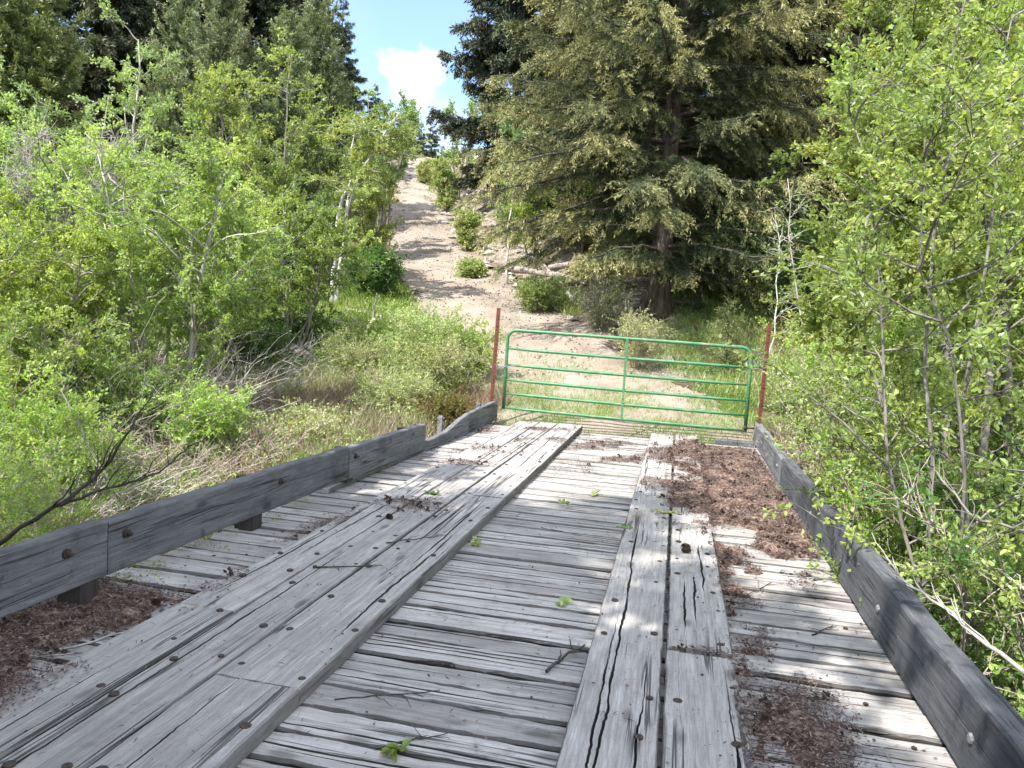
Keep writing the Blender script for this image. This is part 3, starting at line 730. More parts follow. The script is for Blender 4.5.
    for px, py, lab, s in labs:
        d = CF+CR*(px-512)/FPX+CU*(384-py)/FPX; t = (-.03-CC[2])/d[2]; q = CC+t*d
        z = float(deckz(q[0], q[1]))+.006
        r = empty('leafy_sprig', (q[0], q[1], z)); tag(r, lab, 'sprig', 'green sprigs fallen on the bridge')
        g = Geo(); c = curves(rng, np.zeros((1, 3)), unit(np.array([[rng.normal(), rng.normal(), .05]])), s*1.5, 6, (0, 0, 0), .2)
        c[:, :, 2] = np.abs(c[:, :, 2])+.004; tubes(g, c, .0018, 4); link('stem', g.mesh('stem', M['twigtan']), r)
        g = Geo(); m_ = int(rng.integers(10, 34)); P, T = sample(c, np.zeros(m_, int), rng.random(m_)); leaves(g, rng, P, T+rng.normal(0, .9, (m_, 3))*[1, 1, .25], rng.uniform(.025, .055, m_), .55, 1.2, True)
        link('foliage', g.mesh('foliage', M[('leafdeep', 'weed', 'leafmix')[int(s*100) % 3]]), r)
    # sticks
    st = [((-2.5, 2.62), (-2.25, 3.15), .006, 'pale crooked stick lying on the dirt by the left wheel boards', 'barkpale'), ((-2.75, 2.45), (-2.38, 2.75), .004, 'thin pale stick crossing the dirt patch on the left', 'barkpale'),
          ((-.45, 3.2), (-.33, 3.55), .008, 'dark broken stick against the right wheel boards', 'barkdark'), ((-1.2, 2.7), (-.85, 2.9), .003, 'thin dark twig on the near centre planks', 'barkdark'),
          ((.78, 4.1), (.92, 4.3), .004, 'small forked twig on the right hand planks', 'barkdark'), ((.55, 3.05), (.95, 2.95), .004, 'pale twig on the right hand planks near the big timber', 'barkpale'),
          ((-1.7, 4.5), (-1.45, 4.85), .004, 'dark twig crossing the seam of the left wheel boards', 'barkdark'), ((-.9, 2.45), (-.7, 2.6), .003, 'curled dark twig on the nearest planks', 'barkdark'),
          ((.5, 4.6), (.68, 4.95), .003, 'long thin twig beside the dirt on the right planks', 'barkdark'), ((-1.9, 3.9), (-1.55, 4.05), .005, 'short dark stick on the left wheel boards', 'barkdark'),
          ((-.9, 5.6), (-.6, 5.5), .003, 'fine twig lying on the mid centre planks', 'barkdark')]
    for (a, b, r_, lab, mt) in st:
        a = np.array([*a, float(deckz(*a))+r_+.002]); b = np.array([*b, float(deckz(*b))+r_+.002])
        L = np.linalg.norm(b-a); c = curves(rng, a[None]*0, unit(b-a)[None], L, 9, (0, 0, 0), .12); c[:, :, 2] = np.linspace(0, b[2]-a[2], 9)+np.abs(rng.normal(0, r_, 9))
        g = Geo(); tubes(g, c, np.linspace(r_, r_*.5, 9)[None], 6)
        ii = np.array([3, 5, 6]); P = c[0, ii]; D = unit(unit(b-a)[None]+rng.normal(0, .8, (3, 3))*[1, 1, .1]); D[:, 2] = np.abs(D[:, 2])*.2
        tubes(g, curves(rng, P, D, L*.3, 5, (0, 0, 0), .15), np.linspace(r_*.6, r_*.3, 5)[None], 5)
        o = link('stick', g.mesh('stick', M[mt], True), None, tuple(a)); tag(o, lab, 'stick', 'sticks fallen on the bridge')
    # cones: a scaled spiral body
    cl = [(.18, 5.2, 'dark fir cone on the right wheel boards below the dirt drift'), (.12, 5.12, 'second dark fir cone resting beside the larger one on the wheel boards'), (-2.62, 3.05, 'dark fir cone in the dirt patch near the left timber'), (-2.45, 3.3, 'fir cone at the upper edge of the left dirt patch'),
          (-1.93, 5.1, 'fir cone on the left wheel boards at the shadow line'), (.62, 8.9, 'dark fir cone on the sunlit dirt drift'), (.85, 8.6, 'fir cone on the dirt drift close to the right timber')]
    g = Geo(); n_ = 70; i = np.arange(n_); zz = i/n_; a = i*2.4; rr = .016*np.sin(np.pi*np.clip(zz*.9+.12, 0, 1))
    core = np.array([[[0, 0, k*.007] for k in range(8)]]); tubes(g, core, (.8*np.array([.005, .011, .013, .013, .012, .010, .007, .003]))[None], 8)
    P = np.stack([rr*.6*np.cos(a), rr*.6*np.sin(a), zz*.052], -1); D = np.stack([np.cos(a), np.sin(a), .55+0*a], -1)
    leaves(g, rng, P, D, .014, .9, 1.5, True)
    me = g.mesh('fir_cone', M['cone'])
    for x, y, lab in cl:
        o = link('fir_cone', me, None, (x, y, float(deckz(x, y))+.019)); o.rotation_euler = (math.pi/2, rng.uniform(0, 6), rng.uniform(0, 6)); s_ = 1.1 if y < 7 else 1.5; o.scale = (s_, s_, s_)
        tag(o, lab, 'cone', 'fir cones on the bridge')

# ------------------------------------------------------------------ plants
LS = 1.0
def deciduous(name, rng, Hh, R, mats, stems=4, nb=22, nt=8, nl=24, ls=.05, r0=.05, lean=(0, 0), crown0=.25, hexa=False, spread=.35, upb=.55, path=None, asp=.6, twl=.32, wob=.22, sides=6, skirt=0, tipmat=None, parts=('trunk', 'crown'), droop=-.12, loc=(0, 0, 0), rz=0):
    """returns root empty with a wood part and a leaf part"""
    if path is None:
        a = rng.uniform(0, 2*math.pi, stems)+np.arange(stems)*2.4
        S = np.stack([np.cos(a)*.06*R, np.sin(a)*.06*R, np.full(stems, -.15)], -1)
        D = unit(np.stack([np.cos(a)*spread*rng.uniform(.3, 1.1, stems)+lean[0], np.sin(a)*spread*rng.uniform(.3, 1.1, stems)+lean[1], np.ones(stems)], -1))
        L = Hh*rng.uniform(.72, 1.0, stems); L[0] = Hh*1.02
        C = curves(rng, S, D, L, 12, (-lean[0]*.3, -lean[1]*.3, 0), wob*.6)
    else:
        P = np.asarray(path, float); C = np.stack([np.stack([np.interp(np.linspace(0, 1, 12), np.linspace(0, 1, P.shape[1]), P[i, :, j]) for j in range(3)], -1) for i in range(len(P))])
        C[:, 1:] += rng.normal(0, .02, C[:, 1:].shape); stems = len(C); L = np.linalg.norm(np.diff(C, axis=1), axis=2).sum(1)
    g = Geo(); u = np.linspace(0, 1, 12)
    rs = r0*(L/L.max())[:, None]*(1-.82*u)[None]; rs[:, 0] *= 1.25
    tubes(g, C, rs, sides+2)
    i = rng.integers(0, stems, nb*stems); t = crown0+(1-crown0)*rng.random(len(i))**.85
    P, T = sample(C, i, t); a = rng.uniform(0, 2*math.pi, len(i))
    D = unit(np.stack([np.cos(a), np.sin(a), upb+rng.normal(0, .25, len(i))], -1)+T*.35)
    shape = np.sin(np.pi*np.clip(.18+.82*(t-crown0)/(1-crown0)*.95, 0, 1))**.6
    Lb = R*(.35+.75*rng.random(len(i)))*(.35+.65*shape)
    B = curves(rng, P, D, Lb, 7, (0, 0, droop), wob)
    rb = np.minimum(r0*.34, .004+Lb*.011)[:, None]*np.linspace(1, .25, 7)[None]
    tubes(g, B, rb, max(3, sides-2), cap=False)
    j = rng.integers(0, len(B), nt*len(B)); t2 = .2+.8*rng.random(len(j))
    P, T = sample(B, j, t2); D = unit(T*.8+rng.normal(0, .75, (len(j), 3))+[0, 0, .15])
    Lt = twl*rng.uniform(.5, 1.2, len(j))
    W = curves(rng, P, D, Lt, 5, (0, 0, -.05), wob)
    rt = np.linspace(1, .4, 5)[None]*.0045*max(.7, min(2.0, ls/.05))
    tubes(g, W, rt*np.ones((len(W), 1)), 3, cap=False)
    root = empty(name, loc, rz)
    link(parts[0], g.mesh(parts[0], mats[0], True), root)
    if nl > 0:
        g = Geo(); bv = rng.random(len(B))
        k = rng.integers(0, len(W), nl*len(W)); t3 = .1+.95*rng.random(len(k)); P, T = sample(W, k, np.clip(t3, 0, 1))
        D = T*.6+rng.normal(0, .7, (len(k), 3)); P = P+rng.normal(0, ls*.35, P.shape)
        vv = np.clip(.45*rng.random(len(k))+.55*bv[j[k]], 0, 1)
        leaves(g, rng, P, D, ls*LS*rng.uniform(.55, 1.2, len(k)), asp, .22, hexa, vv)
        link(parts[1], g.mesh(parts[1], mats[1]), root)
    return root

def conifer(name, rng, Hh, R, mats, crown0=.1, nb=130, nbl=26, nt=22, ts=.13, asp=.3, droop=.28, up=.12, r0=.25, prof=None, tip=.75, lean=(0, 0), flat=.35, loc=(0, 0, 0), rz=0, hang=.35, dead=0, trunk_sides=12):
    k = 16; z = np.linspace(-.3, Hh, k); C = np.stack([lean[0]*z+np.cumsum(rng.normal(0, .012*Hh/16, k)), lean[1]*z+np.cumsum(rng.normal(0, .012*Hh/16, k)), z], -1)[None]
    g = Geo(); rr = r0*(1-.93*np.linspace(0, 1, k)); rr[0] *= 1.5; rr[1] *= 1.08; tubes(g, C, rr[None], trunk_sides)
    h = np.sort(rng.random(nb)**1.0); t = crown0+(1-crown0)*h*.985
    P, T = sample(C, np.zeros(nb, int), t); a = np.arange(nb)*2.399+rng.normal(0, .5, nb)
    pl = (1-h)**.75*(.55+.45*np.minimum(1, h/.12)) if prof is None else np.interp(h, prof[0], prof[1])
    Lb = R*pl*rng.uniform(.6, 1.12, nb)+.12
    D = unit(np.stack([np.cos(a), np.sin(a), up+h*.35+rng.normal(0, .1, nb)], -1))
    B = curves(rng, P, D, Lb, 9, (0, 0, -droop), .10); u = np.linspace(0, 1, 9)
    B[:, :, 2] += (Lb[:, None]*.10*np.maximum(0, u-.6)[None]**2*6)
    tubes(g, B, np.minimum(r0*.3, .006+Lb*.011)[:, None]*np.linspace(1, .2, 9)[None], 4, cap=False)
    if dead:
        ta = rng.uniform(.03, crown0+.25, dead); P, T = sample(C, np.zeros(dead, int), ta); a2 = rng.uniform(0, 6.28, dead)
        tubes(g, curves(rng, P, unit(np.stack([np.cos(a2), np.sin(a2), rng.normal(-.05, .2, dead)], -1)), rng.uniform(.4, R*.5, dead), 6, (0, 0, -.15), .2), np.linspace(.014, .004, 6)[None], 3, cap=False)
    root = empty(name, loc, rz); link('trunk', g.mesh('trunk', mats[0], True), root)
    nn = np.maximum(3, (nbl*Lb/max(Lb.mean(), .01)).astype(int)); j = np.repeat(np.arange(nb), nn)
    t2 = .12+.88*rng.random(len(j)); P, T = sample(B, j, t2)
    side = unit(np.cross(T, [0, 0, 1]))*rng.choice([-1, 1], len(j))[:, None]
    D = unit(T*.75+side*rng.uniform(.2, 1, len(j))[:, None]+np.stack([0*t2, 0*t2, rng.normal(-hang*.5, flat, len(j))], -1))
    Ll = np.clip(Lb[j]*.30*(1.15-t2*.75), .12, .75)*rng.uniform(.6, 1.2, len(j))
    W = curves(rng, P, D, Ll, 5, (0, 0, -hang), .12)
    k2 = np.repeat(np.arange(len(W)), np.maximum(3, (nt*Ll/Ll.mean()).astype(int))); t3 = rng.random(len(k2)); P, T = sample(W, k2, t3)
    D = T*.9+rng.normal(0, .55, (len(k2), 3))
    bv = rng.random(nb); vv = np.clip(.5*rng.random(len(k2))+.5*bv[j[k2]], 0, 1)
    out = t2[k2]*.55+t3*.6; bt = rng.uniform(.4, 1.5, nb)
    tt = np.clip((out-.55)*2.2*bt[j[k2]], 0, 1)*tip*rng.uniform(.2, 1.1, len(k2))
    g = Geo(); leaves(g, rng, P+rng.normal(0, ts*.22, P.shape), D, ts*rng.uniform(.6, 1.25, len(k2)), asp, .35, False, vv, np.clip(tt, 0, 1), fold=.06)
    link('crown', g.mesh('crown', mats[1]), root)
    return root

def brush(name, rng, n, Hh, R, mat, loc, r=.004, arch=.5, label=None, cat='shrub', group=None, sub=3):
    a = rng.uniform(0, 6.28, n); rad = R*np.sqrt(rng.random(n))*.6
    S = np.stack([np.cos(a)*rad, np.sin(a)*rad, np.full(n, -.08)], -1); a2 = a+rng.normal(0, .8, n)
    D = unit(np.stack([np.cos(a2)*rng.uniform(.1, .9, n), np.sin(a2)*rng.uniform(.1, .9, n), np.ones(n)], -1))
    C = curves(rng, S, D, Hh*rng.uniform(.5, 1.15, n), 7, np.stack([np.cos(a2)*arch*.5, np.sin(a2)*arch*.5, -arch*.55*np.ones(n)], -1), .18)
    g = Geo(); tubes(g, C, np.linspace(r, r*.4, 7)[None]*rng.uniform(.6, 1.6, n)[:, None], 3, v=rng.random(n), cap=False)
    i = rng.integers(0, n, n*sub); P, T = sample(C, i, .3+.7*rng.random(len(i)))
    tubes(g, curves(rng, P, unit(T+rng.normal(0, .7, P.shape)), Hh*rng.uniform(.1, .35, len(i)), 5, (0, 0, -.1), .2), np.linspace(r*.5, r*.25, 5)[None], 3, cap=False)
    o = link(name, g.mesh(name, mat), None, loc)
    if label: tag(o, label, cat, group)
    return o

def log(name, p0, p1, r, mat, label, rng, group='fallen logs', stubs=4):
    p0 = np.array(p0, float); p1 = np.array(p1, float); L = np.linalg.norm(p1-p0); k = 12
    C = curves(rng, np.zeros((1, 3)), unit(p1-p0)[None], L, k, (0, 0, -.02), .05)
    g = Geo(); rr = np.linspace(r, r*.55, k)*(1+.12*rng.normal(0, 1, k)); tubes(g, C, rr[None], 10)
    if stubs:
        P, T = sample(C, np.zeros(stubs, int), rng.uniform(.15, .95, stubs)); D = unit(rng.normal(0, 1, (stubs, 3))+[0, 0, 1.0])
        tubes(g, curves(rng, P, D, rng.uniform(.2, .7, stubs), 5, (0, 0, 0), .2), np.linspace(r*.28, r*.1, 5)[None], 5)
    o = link(name, g.mesh(name, mat, True), None, tuple(p0)); tag(o, label, 'log', group); return o

def build_plants():
    R_ = lambda s: np.random.default_rng(1000+s)
    def tree(px, dep, pytop, halfpx, lab, seed, mats=('barkgrey', 'leaf'), cat='tree', name='leafy_tree', group=None, dx=0, dy=0, clear=False, **kw):
        x, y, z = gpos(px, dep, dx, dy); Hh = topz(px, pytop, dep)-z; Rr = halfpx*dep/FPX
        if clear:
            x = max(x, 1.26+.75*Rr+.42*Hh*kw.get('spread', .3)); z = float(H(x, y))
        o = deciduous(name, R_(seed), max(Hh, .4)*.97, Rr, (M[mats[0]], M[mats[1]]), loc=(x, y, z), **kw)
        tag(o, lab, cat, group); return o
    # ---- left bank trees
    GL = 'leafy trees on the left bank'
    tree(172, 11, 150, 120, 'broad bright green tree with several pale grey stems from one base, left bank', 1, ('barkpale', 'leaf'), group=GL, stems=6, nb=24, nt=9, nl=30, ls=.055, r0=.055, crown0=.34, spread=.28)
    tree(55, 10.5, 185, 120, 'rounded yellow green tree at the left edge of the photo', 2, ('barkgrey', 'leafyel'), group=GL, stems=6, nb=22, nt=9, nl=32, ls=.055, r0=.045, crown0=.18, spread=.4)
    tree(140, 15, 28, 62, 'tallest thin leafy tree with slender pale stems poking above the left thicket', 3, ('barkpale', 'leafpale'), group=GL, stems=3, nb=26, nt=8, nl=26, ls=.065, r0=.055, crown0=.22, spread=.10)
    tree(255, 16, 62, 66, 'slim green tree in front of the grey junipers on the left', 4, ('barkgrey', 'leaf'), group=GL, stems=4, nb=24, nt=9, nl=28, ls=.065, r0=.05, crown0=.2, spread=.16)
    tree(290, 15.5, 170, 62, 'low branching green tree left of the twin white stemmed aspen', 5, ('barkgrey', 'leaf'), group=GL, stems=5, nb=20, nt=8, nl=26, ls=.06, r0=.045, crown0=.2, spread=.3)
    tree(215, 13.5, 190, 70, 'dense mid green shrubby tree between the pale stemmed trees', 6, ('barkgrey', 'leafyel'), group=GL, stems=5, nb=20, nt=9, nl=26, ls=.055, r0=.04, crown0=.15, spread=.3)
    tree(-40, 12.5, 90, 110, 'tall green tree partly cut off by the left edge', 7, ('barkgrey', 'leaf'), group=GL, stems=5, nb=22, nt=8, nl=28, ls=.065, r0=.05, crown0=.15, spread=.3)
    tree(20, 17, 75, 80, 'hazy pale green tree behind the bare grey bush', 8, ('barkgrey', 'leafpale'), group=GL, stems=5, nb=20, nt=8, nl=26, ls=.07, r0=.05, crown0=.2, spread=.25)
    tree(100, 13.5, 175, 75, 'green tree filling the thicket behind the left shrubs', 9, ('barkgrey', 'leaf'), group=GL, stems=5, nb=20, nt=9, nl=26, ls=.06, r0=.05, crown0=.15, spread=.3)
    tree(70, 13.0, 88, 38, 'leafless silvery grey bush standing among the left trees', 10, ('barkpale', 'leaf'), cat='bush', name='bare_bush', stems=9, nb=22, nt=12, nl=0, ls=.06, r0=.022, crown0=.2, spread=.22, parts=('stem', 'foliage'))
    # bent white aspen with two stems
    bx, by, bz = gpos(332, 21)
    def rel(px, py, d): p = at(px, py, d); return (p[0]-bx, p[1]-by, p[2]-bz)
    path = [[(0, 0, -.2), rel(334, 250, 21), rel(340, 205, 21), rel(355, 178, 20.8), rel(378, 145, 20.6), rel(398, 112, 20.4)],
            [(.12, .05, -.2), rel(341, 255, 21.1), rel(346, 215, 21.2), rel(350, 180, 21.3), rel(352, 150, 21.3), rel(356, 120, 21.3)]]
    o = deciduous('aspen_tree', R_(11), 6, 1.25, (M['barkwhite'], M['leaf']), path=path, nb=30, nt=8, nl=22, ls=.085, r0=.075, crown0=.42, loc=(bx, by, bz), wob=.2, droop=-.3, upb=.25, sides=7)
    tag(o, 'twin stemmed white aspen bending right over the dirt trail', 'tree')
    tree(356, 23, 172, 34, 'leafy green tree behind the bending white aspen beside the trail', 12, ('barkgrey', 'leaf'), group=GL, stems=4, nb=18, nt=8, nl=24, ls=.08, r0=.05, crown0=.15, spread=.25)
    tree(316, 25, 118, 50, 'pale green tree between the junipers and the white aspen', 13, ('barkgrey', 'leaf'), group=GL, stems=4, nb=18, nt=8, nl=24, ls=.085, r0=.06, crown0=.2, spread=.2)
    tree(376, 31, 100, 26, 'slender leafy tree leaning over the upper trail on its left side', 14, ('barkgrey', 'leafpale'), group=GL, stems=3, nb=16, nt=7, nl=20, ls=.10, r0=.06, crown0=.35, spread=.15, lean=(.12, 0))
    # ---- shrubs left
    GS = 'shrubs left of the bridge'
    def shrub(px, dep, pytop, halfpx, lab, seed, mats=('twigtan', 'leafyel'), group=GS, **kw):
        d = dict(stems=14, nb=7, nt=7, nl=20, ls=.045, r0=.012, crown0=.12, spread=.55, parts=('stem', 'foliage'), name='leafy_shrub', cat='shrub', sides=4); d.update(kw)
        return tree(px, dep, pytop, halfpx, lab, seed, mats, group=group, **d)
    shrub(374, 21.5, 248, 24, 'round deep green shrub on the left edge of the trail', 20, ('twigtan', 'leafdeep'), ls=.08)
    shrub(20, 6.2, 425, 75, 'bright lime green shrub at the lower left behind the long timber', 21, nl=17, ls=.034)
    shrub(-20, 7.6, 350, 80, 'large yellow green shrub cut off at the left edge', 22, nl=24, ls=.045)
    shrub(205, 9.6, 372, 20, 'small lime shrub beside the base of the pale grey stems', 23, ls=.045)
    shrub(95, 8.6, 420, 60, 'loose green shrub among the tan twigs on the left', 24, nl=10)
    shrub(30, 9.6, 300, 100, 'wide green shrub under the yellow green tree at far left', 25, ('twigtan', 'leaf'), nl=26, ls=.055)
    shrub(120, 10.2, 345, 70, 'green shrub left of the pale multi stemmed tree', 26, ('twigtan', 'leaf'), nl=22, ls=.05)
    shrub(415, 14.0, 302, 45, 'yellow green weedy shrub at the left edge of the trail above the low timber', 27, ('twigtan', 'weed'), nl=34, ls=.034)
    shrub(450, 13.0, 330, 40, 'weedy shrub directly left of the rusty latch post', 28, ('twigtan', 'weed'), nl=34, ls=.032)
    shrub(360, 14.2, 345, 48, 'low weedy shrub below the fallen log', 29, ('twigtan', 'weed'), nl=22, ls=.032)
    shrub(405, 12.0, 372, 46, 'broad weedy shrub on the slope beside the end of the long timber', 30, ('twigtan', 'weed'), nl=26, ls=.03)
    shrub(300, 16.5, 318, 44, 'dark green low shrub by the fallen logs', 31, ('twigtan', 'leafdeep'), nl=20, ls=.06)
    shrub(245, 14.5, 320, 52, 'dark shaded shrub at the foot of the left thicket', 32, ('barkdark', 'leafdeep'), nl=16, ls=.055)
    shrub(455, 11.6, 392, 26, 'reddish green weedy shrub behind the low bent timber', 33, ('twigred', 'leafmix'), nl=14, ls=.04)
    shrub(310, 10.6, 432, 40, 'sparse weedy shrub above the middle of the long timber', 34, ('twigtan', 'weed'), nl=12, ls=.04)
    shrub(470, 14.6, 318, 26, 'small green shrub against the trail edge behind the latch post', 35, ('twigtan', 'leafyel'), nl=18, ls=.045)
    # upper trail shrubs
    GU = 'shrubs beside the upper trail'
    shrub(440, 40, 158, 11, 'small rounded juniper bush at the crest of the trail', 40, ('twigtan', 'weed'), GU, spread=.25, nl=26, ls=.13, asp=.35, name='juniper_bush')
    shrub(419, 48, 163, 8, 'pale yellow green bush just left of the crest bush', 41, ('twigtan', 'weed'), GU, spread=.25, nl=24, ls=.13, asp=.35)
    shrub(462, 31, 206, 9, 'low green bush on the rocky bank right of the trail', 42, ('twigtan', 'weed'), GU, spread=.25, nl=22, ls=.09)
    shrub(468, 25.5, 260, 9, 'small grey green bush low on the right bank', 43, ('twigtan', 'weed'), GU, nl=18, ls=.07)
    shrub(538, 20.5, 276, 22, 'bright green low shrub on the right of the trail below the dead logs', 44, ('twigtan', 'leaf'), GU, nl=12, ls=.05, spread=.8, stems=20)
    shrub(600, 18.6, 272, 26, 'dusty dark shrub with thin upright stems near the big fir trunk', 45, ('barkgrey', 'weed'), GU, nl=4, ls=.035, stems=26)
    shrub(512, 30, 200, 20, 'light green bush beside the thin white sapling', 46, ('twigtan', 'leafpale'), GU, nl=22, ls=.09)
    shrub(500, 38, 150, 22, 'greyish bush on top of the right bank', 47, ('barkgrey', 'leafdeep'), GU, nl=18, ls=.1)
    shrub(640, 15.5, 304, 22, 'small olive weed clump at the foot of the big fir', 48, ('twigtan', 'weed'), GU, nl=8, ls=.04)
    # ---- right of the trail
    GR = 'small trees right of the trail'
    tree(507, 24, 118, 26, 'thin white stemmed sapling with sparse pale leaves right of the trail', 50, ('barkwhite', 'leafpale'), group=GR, stems=1, nb=40, nt=7, nl=16, ls=.085, r0=.045, crown0=.35, spread=.02)
    tree(528, 27, 140, 34, 'light green sapling between the white sapling and the big fir', 51, ('barkgrey', 'leafyel'), group=GR, stems=3, nb=20, nt=7, nl=20, ls=.09, r0=.04, crown0=.1, spread=.2)
    tree(484, 50, 98, 22, 'leafy tree at the crest right of the sky gap', 52, ('barkgrey', 'leafpale'), group=GR, stems=4, nb=20, nt=8, nl=20, ls=.14, r0=.06, crown0=.2, spread=.25)
    tree(452, 43, 88, 18, 'sparse leafy tree on the crest, left of the dark bluish fir', 152, ('barkgrey', 'leafpale'), group=GR, stems=3, nb=16, nt=7, nl=14, ls=.13, r0=.05, crown0=.25, spread=.2)
    tree(372, 36, 86, 22, 'airy pale leafed tree leaning into the left side of the sky gap', 153, ('barkpale', 'leafpale'), group=GR, stems=2, nb=20, nt=7, nl=13, ls=.11, r0=.05, crown0=.45, spread=.1, lean=(.24, 0))
    tree(575, 26, 190, 40, 'shaded green tree under the left side of the big fir', 53, ('barkgrey', 'leaf'), group=GR, stems=4, nb=18, nt=8, nl=22, ls=.08, r0=.05, crown0=.1, spread=.3)
    tree(625, 23, 222, 34, 'shaded light green shrubby tree behind the big fir trunk', 54, ('barkgrey', 'leaf'), group=GR, stems=4, nb=16, nt=7, nl=16, ls=.075, r0=.04, crown0=.1, spread=.3)
    GB = 'dark shrubs under the firs'
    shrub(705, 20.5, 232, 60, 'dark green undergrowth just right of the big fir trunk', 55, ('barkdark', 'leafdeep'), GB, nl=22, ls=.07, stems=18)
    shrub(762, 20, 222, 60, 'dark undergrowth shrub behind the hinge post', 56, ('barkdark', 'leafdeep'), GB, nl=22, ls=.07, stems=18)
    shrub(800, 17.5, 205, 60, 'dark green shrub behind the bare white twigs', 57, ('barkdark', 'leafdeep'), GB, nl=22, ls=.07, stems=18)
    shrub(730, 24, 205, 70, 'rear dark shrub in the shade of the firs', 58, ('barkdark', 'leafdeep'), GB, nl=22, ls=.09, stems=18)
    o = conifer('young_conifer', R_(60), 1.5, .55, (M['barkdark'], M['sapling']), .02, 60, 10, 9, .06, .25, .0, .5, .02, tip=.6, hang=0, loc=gpos(728, 15.5)); tag(o, 'small pale green conifer sapling behind the gate right of the big fir', 'tree', GR)
    o = conifer('young_conifer', R_(61), .9, .4, (M['barkdark'], M['sapling']), .02, 40, 8, 9, .06, .25, .0, .5, .015, tip=.6, hang=0, loc=gpos(790, 13.2)); tag(o, 'tiny green conifer sapling just right of the hinge post', 'tree', GR)
    # ---- firs
    GF = 'large firs'
    profbig = ([0, .06, .25, .55, 1], [.55, .95, 1.0, .72, .05])
    fx, fy, fz = gpos(657, 19)
    o = conifer('fir_tree', R_(70), 17, 5.0, (M['barkfir'], M['fir']), .09, 270, 46, 62, .082, .21, .34, .10, .27, prof=profbig, loc=(fx, fy, fz), dead=60, hang=.30, flat=.22, tip=1.0); tag(o, 'huge broad fir with olive tipped drooping boughs right behind the gate', 'tree', GF)
    fir = conifer('fir_tree', R_(71), 16, 4.0, (M['barkfir'], M['fir']), .10, 130, 40, 42, .135, .24, .34, .10, .26, prof=profbig, loc=gpos(790, 22), dead=30, hang=.3, flat=.22, tip=.95); tag(fir, 'olive tipped fir standing right of the huge fir', 'tree', GF)
    dk = conifer('fir_tree', R_(72), 15, 3.3, (M['barkfir'], M['firdark']), .06, 130, 34, 34, .17, .26, .30, .12, .24, loc=gpos(503, 36), dead=20, tip=.6); tag(dk, 'dark bluish fir left of the huge fir, beside the sky gap', 'tree', GF)
    dk.scale = (1.25, 1.25, 1.2)
    def cp(src, px, dep, sc, rz, lab, grp=GF, dx=0, dy=0):
        x, y, z = gpos(px, dep, dx, dy); c = copy_tree(src, (x, y, z-.1), rz, sc); tag(c, lab, 'tree', grp); return c
    cp(fir, 597, 25, .95, 2.0, 'fir with a reddish lower trunk standing behind the dead logs')
    cp(dk, 560, 30, (1.1, 1.1, 1.25), 1.1, 'dark fir filling the gap above the dead logs')
    cp(dk, 700, 28, (1.3, 1.3, 1.2), 3.1, 'dark fir directly behind the huge fir')
    cp(dk, 850, 26, (1.3, 1.3, 1.2), 4.1, 'dark fir behind the leafy trees on the right')
    cp(dk, 960, 24, (1.3, 1.3, 1.2), .6, 'dark fir behind the right edge trees')
    cp(dk, 1060, 20, (1.3, 1.3, 1.1), 2.2, 'dark fir beyond the right edge')
    cp(dk, 770, 33, (1.3, 1.3, 1.1), 5.2, 'rear dark fir in the gap right of the huge fir')
    # left conifers
    GJ = 'conifers behind the left thicket'
    profj = ([0, .1, .5, .85, 1], [.8, 1, .9, .5, .05])
    jn = conifer('juniper_tree', R_(80), 8.5, 1.5, (M['barkdark'], M['juniper']), .04, 160, 26, 30, .10, .28, -.15, .75, .14, prof=profj, tip=.6, hang=-.05, loc=gpos(215, 21.5)); tag(jn, 'tall grey green juniper at the left, middle of the juniper row', 'tree', GJ)
    jn.scale = (1.0, 1.0, 1.12)
    cp(jn, 275, 22.5, (1.05, 1.05, 1.0), 1.4, 'grey green juniper second in the row from the sky gap', GJ)
    cp(jn, 308, 27, (1.1, 1.1, 1.16), 2.7, 'grey green juniper nearest the sky gap', GJ)
    cp(jn, 175, 24, (1.0, 1.0, 1.05), 3.9, 'grey green juniper behind the tall thin leafy tree', GJ)
    j2 = conifer('juniper_tree', R_(81), 9.5, 2.0, (M['barkdark'], M['sapling']), .04, 160, 26, 30, .11, .28, -.1, .6, .15, prof=profj, tip=.6, hang=.05, loc=gpos(22, 20)); tag(j2, 'yellow olive conifer in the upper left corner', 'tree', GJ)
    cp(j2, -50, 19, 1.0, 2.0, 'yellow olive conifer beyond the left edge', GJ)
    cp(dk, 95, 27, (1.3, 1.3, 1.1), 1.9, 'very dark fir with dead lower boughs at the upper left', GJ)
    cp(dk, 165, 31, (1.3, 1.3, 1.1), 2.9, 'dark fir behind the tall thin leafy tree', GJ)
    cp(dk, 240, 33, (1.2, 1.2, 1.05), 4.4, 'dark fir behind the juniper row', GJ)
    cp(dk, 15, 30, (1.3, 1.3, 1.1), 5.4, 'dark fir behind the yellow olive conifer', GJ)
    cp(dk, 282, 36, (.95, .95, 1.13), .3, 'dark conifer whose right side stands against the sky', GJ)
    cp(dk, 330, 46, (.7, .7, .66), 2.3, 'farther dark conifer at the left of the sky gap', GJ)
    cp(dk, 365, 50, (.5, .5, .36), 3.3, 'small dark conifer by the top of the trail on the left', GJ)
    cp(dk, 392, 58, (.4, .4, .2), 4.0, 'stubby dark conifer at the top of the trail', GJ)
    GD = 'distant treetops over the crest'
    for i, (px, d, s) in enumerate(((423, 95, .72), (434, 100, .56), (412, 90, .58), (446, 92, .60), (460, 85, .7), (402, 84, .66))):
        cp(dk, px, d, s, i*1.3, ('distant blue green conifer tip in the middle of the sky gap', 'tiny far conifer just right of the middle tip', 'far conifer tip left of the middle one', 'far conifer near the leafy crest tree', 'far conifer behind the crest bank', 'far conifer behind the left crest trees')[i], GD)
